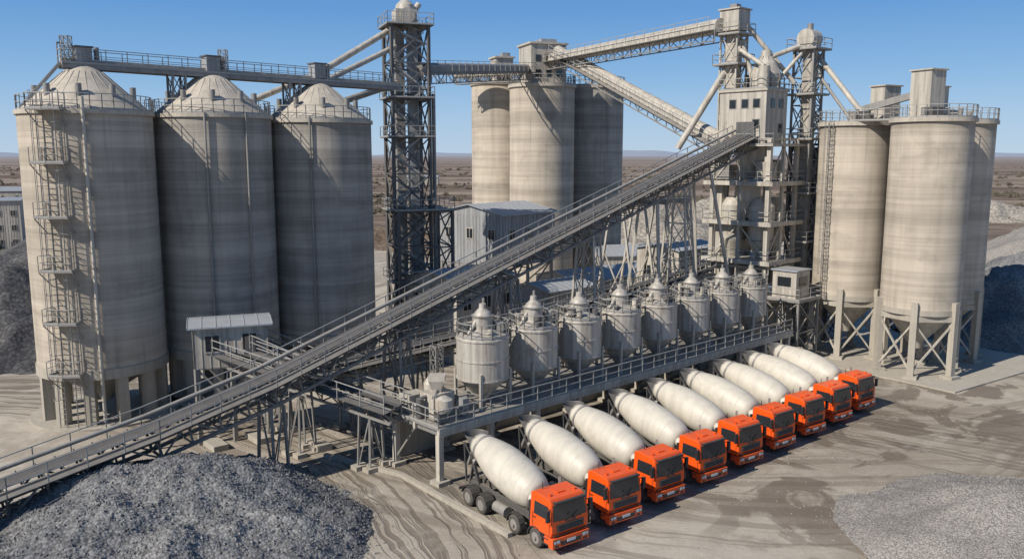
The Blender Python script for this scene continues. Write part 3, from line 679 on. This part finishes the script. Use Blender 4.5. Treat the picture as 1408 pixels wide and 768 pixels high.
m.rail([W(8,15.2,ZD-.08),W(42,15.2,ZD-.08)],sp=1.6)
m.build('deck_frame',e)
m=MB()
for i in range(9):
    s_=1.2+i*4.55; m.rev(W(s_+.6,10.9,0),UP,[(.22,2.95),(.28,3.3)],12,STEEL)
m.beam(W(2,13.8,2.6),W(41,13.8,2.6),.8,DSTEEL,.7); m.cyl(W(2,11.8,3.1),W(41,11.8,3.1),.2,STEEL,12)
m.build('screw_conveyor',e)
m=MB()
m.box(W(21.5,16.0,1.5),(41,.25,3.0),CPAD,ANG); m.build('retaining_wall')
m=MB()
m.box(W(1.8,12.5,4.4),(1.7,1.4,1.5),CLAD2,ANG); m.box(W(1.2,14.3,4.2),(1.4,1.1,1.2),LSTEEL,ANG); m.rev(W(1.8,12.5,0),UP,[(.3,5.1),(.75,5.9),(.75,6.2)],4,LSTEEL,False)
m.rev(W(1.3,11.2,0),UP,[(.25,3.7),(.25,4.0),(.55,4.4),(.55,5.0),(.2,5.2)],18,LSTEEL); m.cyl(W(1.0,11.8,5.0),W(2.6,13.4,5.6),.16,STEEL,10)
m.cyl(W(.7,13.6,4.1),W(1.6,11.4,4.1),.28,STEEL,14); m.cyl(W(2.8,11.0,3.9),W(2.8,14.2,3.9),.22,LSTEEL,14)
m.box(W(.8,10.9,4.0),(.6,.5,.6),DSTEEL,ANG); m.box(W(2.9,11.2,4.3),(.5,.4,.9),CLAD,ANG); m.rev(W(2.6,14.2,0),UP,[(.5,3.7),(.5,5.2),(.15,5.7)],16,LSTEEL)
m.cyl(W(.5,12.6,3.7),W(.5,12.6,4.9),.25,DSTEEL,12); m.cyl(W(.5,12.6,4.9),W(1.4,12.5,5.0),.12,DSTEEL,10); m.box(W(3.3,12.6,4.0),(.5,.9,.7),STEEL,ANG); m.cyl(W(3.1,12.2,4.5),W(3.1,13.4,4.5),.2,DSTEEL,12)
m.lattice([W(3.4+x*.3,14.6+y*.3,3.7) for x,y in((-1,-1),(1,-1),(1,1),(-1,1))],[W(3.4+x*.3,14.6+y*.3,7.5) for x,y in((-1,-1),(1,-1),(1,1),(-1,1))],4,.06,.04,STEEL)
m.build('dosing_station')
for i in range(8):
    s_=5.58+i*4.67; R=1.74-.03*i; zc=5.45; zt=8.15-.02*i; c=W(s_,12.45); e=empty('storage_bin',c)
    m=MB(); b=c
    m.rev(b,UP,[(.22,3.75),(.28,3.95),(R-.02,zc),(R,zc),(R,zt),(R-.1,zt+.12),(.75,zt+.5),(.7,zt+.55)],44,BIN)
    for z in(zc+.02,zc+1.3,zt-.05): m.rev(b,UP,[(R+.05,z-.05),(R+.05,z+.05)],44,BIN)
    m.build('vessel',e)
    m=MB()
    for k in range(4):
        a=ANG+math.pi/4+k*math.pi/2; d=V((math.cos(a),math.sin(a),0)); m.beam(b+d*(R+.08)+UP*3.6,b+d*(R+.08)+UP*6.0,.17,BIN); m.beam(b+d*(R+.08)+UP*3.7,b+d*.4+UP*4.4,.1,STEEL)
        a2=a+math.pi/2; d2=V((math.cos(a2),math.sin(a2),0)); m.beam(b+d*(R+.08)+UP*4.6,b+d2*(R+.08)+UP*4.6,.09,STEEL)
    m.build('support_legs',e)
    m=MB(); m.ring_rail((b.x,b.y),R-.03,zt+.1,n=16,h=.95,t=.05)
    h=random.uniform(.6,.95)
    m.rev(b,UP,[(.66,zt+.5),(.66,zt+.5+h),(.5,zt+.75+h),(.24,zt+1.0+h),(.22,zt+1.3+h)],24,BIN)
    m.rev(b,UP,[(.74,zt+.48+h),(.74,zt+.56+h)],24,STEEL)
    m.cyl(b+E1*.25+E3*.2+UP*(zt+h),b+E1*.25+E3*.2+UP*(zt+h+1.6),.09,STEEL,10)
    for q in range(4):
        aa=2*math.pi*q/4+i*1.3+.5; d=V((math.cos(aa),math.sin(aa),0)); m.cyl(b+d*1.15+UP*(zt+.25),b+d*1.15+UP*(zt+random.uniform(.6,1.1)),random.uniform(.14,.24),LSTEEL if q%2 else DSTEEL,12)
    aa=i*2.1; d=V((math.cos(aa),math.sin(aa),0)); m.box(b+d*1.15+UP*(zt+.65),(.45,.4,.6),STEEL,aa); m.box(b-d*1.1+UP*(zt+.55),(.5,.35,.5),DSTEEL,aa)
    m.cyl(b-E1*1.2+UP*(zt+.3),b-E1*.3+UP*(zt+1.1+h*.4),.12,LSTEEL,10)
    m.cyl(b+E1*1.2-E3*.4+UP*(zt+.3),b+E1*.3-E3*.2+UP*(zt+.9+h*.5),.10,DSTEEL,10)
    m.cyl(b+E3*(R+.12)+UP*4.0,b+E3*(R+.12)+UP*(zt+.6),.08,STEEL,10); m.cyl(b+E3*(R+.12)+UP*(zt+.6),b+E3*.5+UP*(zt+.9),.08,STEEL,10)
    if i<7: m.beam(W(s_+R,13.4,zt+.08),W(s_+4.67-R,13.4,zt+.06),.6,STEEL,.06); m.rail([W(s_+R*.8,13.1,zt+.1),W(s_+4.67-R*.8,13.1,zt+.08)],h=.95)
    m.build('top_fittings',e)

m=MB()
for a,b in((V((-7.0,50.2,.1)),V((-.1,41.7,.1))),(V((-12.5,53.6,.1)),V((-7.0,50.2,.1)))):
    m.beam(a,b,.32,CPAD,.30)
m.build('kerb')
m=MB()
for p in((-18,57,0),(-13.4,55.5,0),(-20.5,55.5,0)): m.box(V(p)+UP*.15,(2.2,1.0,.5),CPAD,rad(-50))
m.build('concrete_footing')

# ------------------------------------------------------------------ buildings
def wins(m,c,rot,face,L,z,k,w=.9,h=1.1):
    ux=V((math.cos(rot),math.sin(rot),0)); uy=V((-ux.y,ux.x,0))
    for i in range(k):
        t=(-.5+(i+.5)/k)*L
        if face=='-x': p=c[0]-ux*(c[1]/2+.05)+uy*t; sz=(.07,w,h); sf=(.05,w+.2,h+.2)
        else: p=c[0]-uy*(c[2]/2+.05)+ux*t; sz=(w,.07,h); sf=(w+.2,.05,h+.2)
        m.box(p+UP*z,sz,GLASS,rot); m.box(p+UP*z,sf,LSTEEL,rot)
        if face=='-x': m.box(p-ux*.03+UP*z,(.05,.06,h),LSTEEL,rot)
        else: m.box(p-uy*.03+UP*z,(.06,.05,h),LSTEEL,rot)
def shed(name,c,sx,sy,z0,z1,rot,mat,pitch=.12,legs=False,wn=(3,2),roofm=CROOF,rows=None):
    c=V((c[0],c[1],0)); e=empty(name,c); ux=V((math.cos(rot),math.sin(rot),0)); uy=V((-ux.y,ux.x,0)); m=MB()
    rise=sy*pitch
    P=lambda a,b,z: c+ux*a*sx/2+uy*b*sy/2+UP*z
    vs=[P(-1,-1,z0),P(1,-1,z0),P(1,1,z0),P(-1,1,z0),P(-1,-1,z1),P(1,-1,z1),P(1,1,z1),P(-1,1,z1),P(-1,0,z1+rise),P(1,0,z1+rise)]
    m.add(vs,[(0,3,2,1),(0,1,5,4),(2,3,7,6),(1,2,6,9,5),(3,0,4,8,7)],mat)
    k=int(sx/.5)
    for i in range(k+1):
        a=-1+2*i/k
        m.beam(P(a,-1,z0+.02),P(a,-1,z1-.05),.06,mat)
    k=int(sy/.5)
    for i in range(k+1):
        a=-1+2*i/k; m.beam(P(-1,a,z0+.02),P(-1,a,z1-.05),.06,mat); 
    m.build('walls',e)
    m=MB(); o=.35
    for sg in(-1,1):
        a=c-ux*(sx/2+o)+UP*(z1+rise+.06);b=c+ux*(sx/2+o)+UP*(z1+rise+.06); dd=uy*sg*(sy/2+o)-UP*(rise*(1+2*o/sy))
        vs=[a,b,b+dd,a+dd]; m.add(vs+[v+UP*.1 for v in vs],[(0,1,2,3),(7,6,5,4),(0,4,5,1),(1,5,6,2),(2,6,7,3),(3,7,4,0)],roofm)
        kk=int(sx/.8)
        for i in range(kk+1):
            q=a.lerp(b,i/kk)+UP*.11; m.beam(q,q+dd,.05,roofm,.05)
    m.build('roof',e)
    m=MB()
    for z in (rows or [z0+(z1-z0)*.62]):
        wins(m,(c,sx,sy),rot,'-x',sy,z,wn[1]); wins(m,(c,sx,sy),rot,'-y',sx,z,wn[0])
    p=c-uy*(sy/2+.05)+ux*sx*.3; m.box(p+UP*(z0+1.05),(1.1,.08,2.1),DSTEEL,rot)
    m.build('windows_and_door',e)
    if legs:
        m=MB()
        bot=[P(a,b,0) for a,b in((-.95,-.95),(.95,-.95),(.95,.95),(-.95,.95))]; m.lattice(bot,[p+UP*(z0) for p in bot],1,.3,.14,STEEL)
        m.beam(P(0,-.95,0),P(0,-.95,z0),.28,STEEL); m.beam(P(-.95,0,0),P(-.95,0,z0),.28,STEEL); m.build('legs',e)
    return e
shed('elevated_plant_building',(-1.8,100),9.5,10,7.4,13.2,rad(50),CLAD,.1,True,(3,3))
shed('plant_building',(-5.2,83.5),7.5,8.0,0,8.0,ANG,CLAD2,.08,False,(3,2),rows=[2.6,5.8])
shed('plant_building',(4.5,92),7,6,0,5.5,ANG,CLAD,.1,False,(2,2))
shed('warehouse',(23,128),22,9,0,5.2,rad(10),CLAD2,.12,False,(7,2))
shed('warehouse',(12,108),16,8,0,4.6,rad(35),CLAD,.12,False,(5,2))
shed('transfer_house',(-20.1,58.4),4.9,3.6,5.4,8.2,rad(20),CLAD2,.05,True,(2,1))
shed('office_building',(-107,176),8,9,0,10.5,rad(20),CLAD2,.05,False,(3,3),rows=[2,5,8])
shed('plant_building',(20,100),8,6,0,9,ANG,CLAD2,.08,False,(3,2),rows=[3,6.5])
for x,y,sx,sy,h in((-190,330,30,12,6),(-150,420,20,10,5),(-250,480,36,14,7),(160,420,26,12,5),(240,520,30,12,6),(60,620,34,12,6),(-60,560,22,10,5),(300,700,40,14,7),(-400,800,40,14,7),(20,480,18,9,5)):
    shed('distant_shed',(x,y),sx,sy,0,h,random.uniform(-.4,.4),CLAD2,.12,False,(6,2))
e=empty('steel_trestle',(14,95,0)); m=MB()
for k in range(4):
    p=V((11.5+k*2.8,92+k*2.4,0)); 
    for sg in(-1,1): m.beam(p+nn*sg*3.4,p+nn*sg*.8+UP*14.5,.22,LSTEEL); m.beam(p+nn*sg*3.4,p-nn*sg*1.6+UP*9,.12,LSTEEL)
    m.beam(p-nn*1.2+UP*14.4,p+nn*1.2+UP*14.4,.25,LSTEEL)
m.beam(V((11,91.5,14.7)),V((20.5,99.8,14.7)),2.0,STEEL,.5); m.rail([V((11,91.5,15))+nn,V((20.5,99.8,15))+nn])
m.build('frame',e)

# ------------------------------------------------------------------ mixer trucks
DB=V((-1.38,0,2.02)); DA=V((-math.cos(rad(13)),0,math.sin(rad(13))))
def truck_parts():
    parts={}
    m=MB()
    prof=[(-.62,.98),(1.12,.98),(1.22,1.25),(1.22,1.78),(1.06,2.66),(.90,2.88),(-.42,2.96),(-.62,2.84)]
    hy=lambda z: 1.20-max(0,(z-1.78))*.085
    k=len(prof); vs=[(x,-hy(z),z) for x,z in prof]+[(x,hy(z),z) for x,z in prof]
    fs=[tuple(range(k)),tuple(reversed(range(k,2*k)))]+[(i,i+k,(i+1)%k+k,(i+1)%k) for i in range(k)]
    m.add(vs,fs,ORANGE); parts['cab_body']=(m,.055)
    m=MB()
    m.box((1.13,0,.68),(.36,2.40,.52),ORANGE); m.box((.85,1.08,.72),(.5,.26,.44),ORANGE); m.box((.85,-1.08,.72),(.5,.26,.44),ORANGE)
    parts['bumper']=(m,.03)
    m=MB(); m.box((1.18,0,2.74),(.20,2.02,.10),BLACK); m.box((1.0,.94,2.76),(.3,.05,.05),BLACK); m.box((1.0,-.94,2.76),(.3,.05,.05),BLACK)
    parts['sun_visor']=(m,.02)
    m=MB()
    def quad(x0,z0,x1,z1,y,off,mat,y1=None):
        y1=y if y1 is None else y1
        d=V((x1-x0,0,z1-z0)).normalized(); nrm=V((d.z,0,-d.x))
        a=V((x0,0,z0))+nrm*off; b=V((x1,0,z1))+nrm*off; t=nrm*.03
        vs=[a+V((0,-y,0)),a+V((0,y,0)),b+V((0,y1,0)),b+V((0,-y1,0))]
        m.add([v-t for v in vs]+vs,MB.BF,mat)
    quad(1.21,1.82,1.07,2.60,1.08,.02,GLASS,1.01)
    for sg in(-1,1):
        xa,xb,za,zb,xt=-.26,1.0,1.84,2.50,.86
        vs=[(xa,sg*(hy(za)+.012),za),(xb,sg*(hy(za)+.012),za),(xt,sg*(hy(zb)+.012),zb),(xa,sg*(hy(zb)+.012),zb)]
        vi=[(x,y-sg*.03,z) for x,y,z in vs]
        m.add(vi+vs,MB.BF if sg<0 else [tuple(reversed(f)) for f in MB.BF],GLASS)
    parts['windows']=(m,0)
    m=MB()
    m.box((1.225,0,1.42),(.05,1.75,.40),BLACK)
    for z in(1.28,1.38,1.48,1.58): m.box((1.262,0,z),(.03,1.70,.03),CHAS)
    m.box((1.24,0,1.72),(.04,.7,.07),CHAS); m.box((1.225,0,1.06),(.05,2.2,.05),BLACK)
    m.box((1.32,0,.62),(.03,1.3,.22),BLACK); m.box((1.34,0,.70),(.02,.55,.14),LAMP)
    for sg in(-1,1):
        m.box((1.318,sg*.92,.76),(.03,.44,.20),BLACK); m.box((1.335,sg*.85,.76),(.02,.20,.15),LAMP); m.box((1.335,sg*1.05,.76),(.02,.12,.13),LAMP); m.box((1.315,sg*.93,.52),(.03,.24,.1),BLACK)
        m.box((1.16,sg*1.40,2.18),(.14,.20,.62),BLACK); m.beam((1.02,sg*1.14,2.46),(1.14,sg*1.38,2.44),.04,BLACK); m.beam((1.10,sg*1.18,1.90),(1.14,sg*1.38,1.95),.04,BLACK)
        m.box((1.02,sg*1.205,1.35),(.02,.016,.72),BLACK); m.box((-.36,sg*1.202,1.44),(.02,.016,.9),BLACK); m.box((.33,sg*1.202,1.02),(1.38,.016,.02),BLACK); m.box((-.20,sg*1.22,1.66),(.20,.03,.05),BLACK)
        m.box((.72,sg*1.14,.56),(.5,.2,.06),BLACK); m.box((.72,sg*1.14,.84),(.42,.2,.05),BLACK)
        for q in range(8):
            a0=math.pi*q/8;a1=math.pi*(q+1)/8; c0=V((-.15+.63*math.cos(a0),sg*1.03,.52+.60*math.sin(a0)));c1=V((-.15+.63*math.cos(a1),sg*1.03,.52+.60*math.sin(a1))); m.beam(c0,c1,.40,BLACK,.05)
            c0=V((-2.05+.63*math.cos(a0),sg*1.03,.52+.62*math.sin(a0)));c1=V((-2.05+.63*math.cos(a1),sg*1.03,.52+.62*math.sin(a1))); m.beam(c0,c1,.36,BLACK,.04)
    m.box((1.205,0,1.80),(.06,1.5,.03),BLACK)
    for y in(-.45,.1): m.beam((1.25,y,1.84),(1.195,y+.4,2.10),.02,BLACK)
    m.box((.25,0,2.94),(.5,.5,.05),ORANGE); m.cyl((-.3,-.6,2.9),(-.3,-.6,3.35),.02,BLACK,6)
    for y in(-.8,.8): m.cyl((.55,y,2.86),(.55,y,3.02),.07,ORANGE,12)
    m.box((.2,0,.9),(1.7,2.0,.14),CHAS)
    m.beam((-.78,.92,1.0),(-.78,.92,3.1),.14,HUB); m.box((-.80,-.85,1.7),(.14,.4,1.2),BLACK)
    parts['trim']=(m,0)
    m=MB()
    for sg in(-1,1): m.beam((.9,sg*.42,.92),(-7.5,sg*.42,.92),.10,CHAS,.28); m.beam((-1.1,sg*.5,1.16),(-7.3,sg*.5,1.16),.14,CHAS,.18)
    for x in(-1.5,-2.8,-4,-5.6,-7.4): m.box((x,0,.95),(.14,.95,.2),CHAS)
    for x in(-.15,-2.05,-5.15,-6.5): m.cyl((x,-1.0,.52),(x,1.0,.52),.09,CHAS,10); m.cyl((x,-.25,.52),(x,.25,.52),.24,CHAS,14)
    m.box((-3.55,.86,.78),(1.15,.5,.52),CHAS); m.cyl((-3.0,-.88,.78),(-4.1,-.88,.78),.30,HUB,18)
    m.box((-7.55,0,.72),(.1,2.3,.16),CHAS); m.box((-7.61,.95,.74),(.04,.3,.12),RED); m.box((-7.61,-.95,.74),(.04,.3,.12),RED)
    for sg in(-1,1):
        m.beam((-1.15,sg*.5,1.2),(-1.40,sg*.30,2.0),.14,CHAS); m.beam((-1.9,sg*.5,1.2),(-1.42,sg*.30,1.95),.12,CHAS)
        m.beam((-6.3,sg*.55,1.2),(-6.7,sg*.62,2.35),.16,CHAS); m.beam((-7.2,sg*.55,1.2),(-6.75,sg*.62,2.35),.14,CHAS)
        m.cyl((-6.65,sg*.5,2.42),(-6.85,sg*.5,2.46),.16,HUB,12)
        m.beam((-7.4,sg*.7,1.1),(-7.6,sg*.7,3.4),.09,CHAS); m.beam((-7.6,sg*.7,3.4),(-6.9,sg*.6,2.5),.07,CHAS)
        for cx in(-5.15,-6.5):
            for q in range(7):
                a0=math.pi*(q+.5)/8;a1=math.pi*(q+1.5)/8; m.beam((cx+.62*math.cos(a0),sg*.95,.54+.62*math.sin(a0)),(cx+.62*math.cos(a1),sg*.95,.54+.62*math.sin(a1)),.62,BLACK,.035)
    m.beam((-6.7,-.65,2.3),(-6.7,.65,2.3),.15,CHAS)
    m.box((-1.4,0,1.8),(.3,.7,.35),CHAS)
    for o in(-.2,.2): m.beam((-7.75,1.0+o,.9),(-7.55,1.0+o,3.5),.04,CHAS)
    for q in range(8): z=1.1+q*.32; m.beam((-7.74+.024*q,.8,z),(-7.74+.024*q,1.2,z),.03,CHAS)
    m.box((-7.4,.9,2.9),(.5,.5,.04),CHAS)
    parts['chassis']=(m,0)
    m=MB()
    for x,du in((-.15,0),(-2.05,0),(-5.15,1),(-6.5,1)):
        for sg in(-1,1):
            ys=[1.04] if not du else [1.08,.76]
            for y in ys:
                m.revs((x,sg*(y-.15),.52),(0,sg,0),[(.30,.0),(.46,.0),(.52,.05),(.52,.25),(.47,.30),(.31,.31)],28,TYRE)
                for q in range(0,28): 
                    a=2*math.pi*q/28; m.box((x+.51*math.cos(a),sg*y,.52+.51*math.sin(a)),(.035,.22,.035),TYRE)
            y=ys[0]
            if du: m.rev((x,sg*(y-.15),.52),(0,sg,0),[(.32,.30),(.29,.27),(.24,.10),(.13,.10),(.12,.17)],20,HUB)
            else: m.rev((x,sg*(y-.15),.52),(0,sg,0),[(.32,.30),(.29,.26),(.22,.30),(.12,.31),(.11,.40)],20,HUB)
    parts['wheels']=(m,0)
    m=MB(); ax=DA; b=DB
    m.rev(b,ax,[(.30,-.12),(.34,.0)],24,CHAS)
    key=[(0,.34),(.02,.62),(.10,.80),(.38,.98),(.95,1.11),(1.8,1.185),(3.0,1.185),(3.6,1.15),(4.3,1.01),(5.0,.85),(5.65,.68),(5.8,.64)]
    prof=[]
    for i in range(len(key)-1):
        z0,r0=key[i]; z1,r1=key[i+1]; kk=max(1,int((z1-z0)/.2))
        for j in range(kk): prof.append((r0+(r1-r0)*j/kk,z0+(z1-z0)*j/kk))
    prof.append((.64,5.8))
    # ease the corners of the profile
    for _ in range(3):
        prof=[prof[0],prof[1],prof[2]]+[((prof[i-1][0]+2*prof[i][0]+prof[i+1][0])/4,prof[i][1]) for i in range(3,len(prof)-1)]+[prof[-1]]
    m.revs(b,ax,prof,56,DRUM)
    def rad_at(z):
        for (ra,za),(rb,zb_) in zip(prof[:-1],prof[1:]):
            if za<=z<=zb_: return ra+(rb-ra)*(z-za)/(zb_-za)
        return .64
    for z in(.95,2.0,3.2,4.4): m.rev(b,ax,[(rad_at(z-.02),z-.02),(rad_at(z)+.010,z),(rad_at(z+.02),z+.02)],56,DRUM,True,False)
    m.rev(b,ax,[(rad_at(5.22)+.05,5.15),(rad_at(5.22)+.05,5.30)],40,HUB)
    m.rev(b,ax,[(.66,5.75),(.66,5.86),(.56,5.86)],40,HUB,True,False); m.rev(b,ax,[(.56,5.80),(.0,5.60)],30,BLACK,False,False)
    m.box(b+ax*2.4+V((0,1.18,0)),(.5,.05,.4),DRUM)
    parts['drum']=(m,0)
    m=MB()
    m.rev((-7.4,0,0),UP,[(.32,3.05),(.42,3.25),(.72,3.85)],20,HUB,True,False)
    m.rev((-7.4,0,0),UP,[(.30,3.06),(.40,3.26),(.70,3.84)],20,CHAS,True,False)
    d0=V((-7.5,0,2.75)); d1=V((-8.4,.25,1.6))
    m.beam(d0,d1,.45,HUB,.05); m.beam(d0+V((0,.22,.1)),d1+V((0,.22,.1)),.04,HUB,.2); m.beam(d0+V((0,-.22,.1)),d1+V((0,-.22,.1)),.04,HUB,.2)
    m.revs((-.98,-.80,2.22),(0,1,0),[(.0,-.12),(.20,-.07),(.30,.08),(.30,1.52),(.20,1.67),(.0,1.72)],24,DRUM)
    m.box((-.98,0,1.72),(.2,1.3,.4),CHAS)
    for y in(-.45,.45): m.rev((-.98,y,2.22),(0,1,0),[(.312,0),(.312,.06)],24,HUB,True,False)
    parts['chute_and_tank']=(m,0)
    return parts
TP={}
for name,(m,bv) in truck_parts().items():
    ob=m.build(name,None,bevel=bv); TP[name]=ob.data; bpy.data.objects.remove(ob)
    if bv:
        for p in TP[name].polygons: p.use_smooth=False
HEAD=math.atan2(-.81,.585)
for i in range(9):
    s_=i*4.24-.1; jit=(random.uniform(-.12,.12) if i else 0)+.2
    p=W(s_,jit)
    e=empty('concrete_mixer_truck',p,HEAD+(random.uniform(-.015,.015) if i else 0))
    for k,me in TP.items():
        ob=bpy.data.objects.new(k,me); scene.collection.objects.link(ob); ob.parent=e
        if k=='drum':
            ob.matrix_local=Matrix.Translation(DB)@Matrix.Rotation(random.uniform(-1,1),4,DA)@Matrix.Translation(-DB)

# ------------------------------------------------------------------ light, sky, camera
sd=V((.80,.60,0)).normalized(); el=rad(40)
ldir=V((sd.x*math.cos(el),sd.y*math.cos(el),-math.sin(el)))
L=bpy.data.lights.new('sun','SUN'); L.energy=5.0; L.angle=rad(.5); L.color=(1,.93,.83)
lo=bpy.data.objects.new('sun',L); lo.rotation_euler=ldir.to_track_quat('-Z','Y').to_euler(); lo.location=(0,0,80); scene.collection.objects.link(lo)
w=bpy.data.worlds.new('World'); scene.world=w; w.use_nodes=True; nt=w.node_tree; nt.nodes.clear()
sky=nt.nodes.new('ShaderNodeTexSky'); sky.sky_type='NISHITA'; sky.sun_disc=False; sky.sun_elevation=el; sky.sun_rotation=math.atan2(-sd.x,-sd.y)
sky.air_density=1.0; sky.dust_density=.4; sky.ozone_density=2.0; sky.altitude=200
ST=.10
bg=nt.nodes.new('ShaderNodeBackground'); bg.inputs[1].default_value=ST; o=nt.nodes.new('ShaderNodeOutputWorld')
tc=nt.nodes.new('ShaderNodeTexCoord'); sp=nt.nodes.new('ShaderNodeSeparateXYZ'); nt.links.new(tc.outputs['Generated'],sp.inputs[0])
rp=nt.nodes.new('ShaderNodeValToRGB'); nt.links.new(sp.outputs[2],rp.inputs[0])
els=rp.color_ramp.elements
def C(r,g,b): return (r/ST/10,g/ST/10,b/ST/10,1)
els[0].position=0.0; els[0].color=C(.47,.62,.79); els[1].position=1.0; els[1].color=C(.035,.10,.26)
for p_,c_ in((.04,(.37,.56,.79)),(.09,(.23,.45,.75)),(.16,(.12,.32,.67)),(.35,(.06,.18,.42))):
    q=els.new(p_); q.color=C(*c_)
sc=nt.nodes.new('ShaderNodeVectorMath'); sc.operation='SCALE'; sc.inputs['Scale'].default_value=10; nt.links.new(rp.outputs[0],sc.inputs[0])
mx=nt.nodes.new('ShaderNodeMixRGB'); mx.inputs[0].default_value=.9; nt.links.new(sky.outputs[0],mx.inputs[1]); nt.links.new(sc.outputs[0],mx.inputs[2])
nt.links.new(mx.outputs[0],bg.inputs[0]); nt.links.new(bg.outputs[0],o.inputs[0])
cam=bpy.data.cameras.new('camera'); cam.sensor_width=36; cam.lens=1150/1408*36; cam.clip_end=30000; cam.clip_start=.5
co=bpy.data.objects.new('camera',cam); co.location=(0,0,20); co.rotation_euler=(rad(81.5),0,0); scene.collection.objects.link(co); scene.camera=co
scene.view_settings.view_transform='Standard'; scene.view_settings.look='None'; scene.view_settings.exposure=0; scene.view_settings.gamma=1
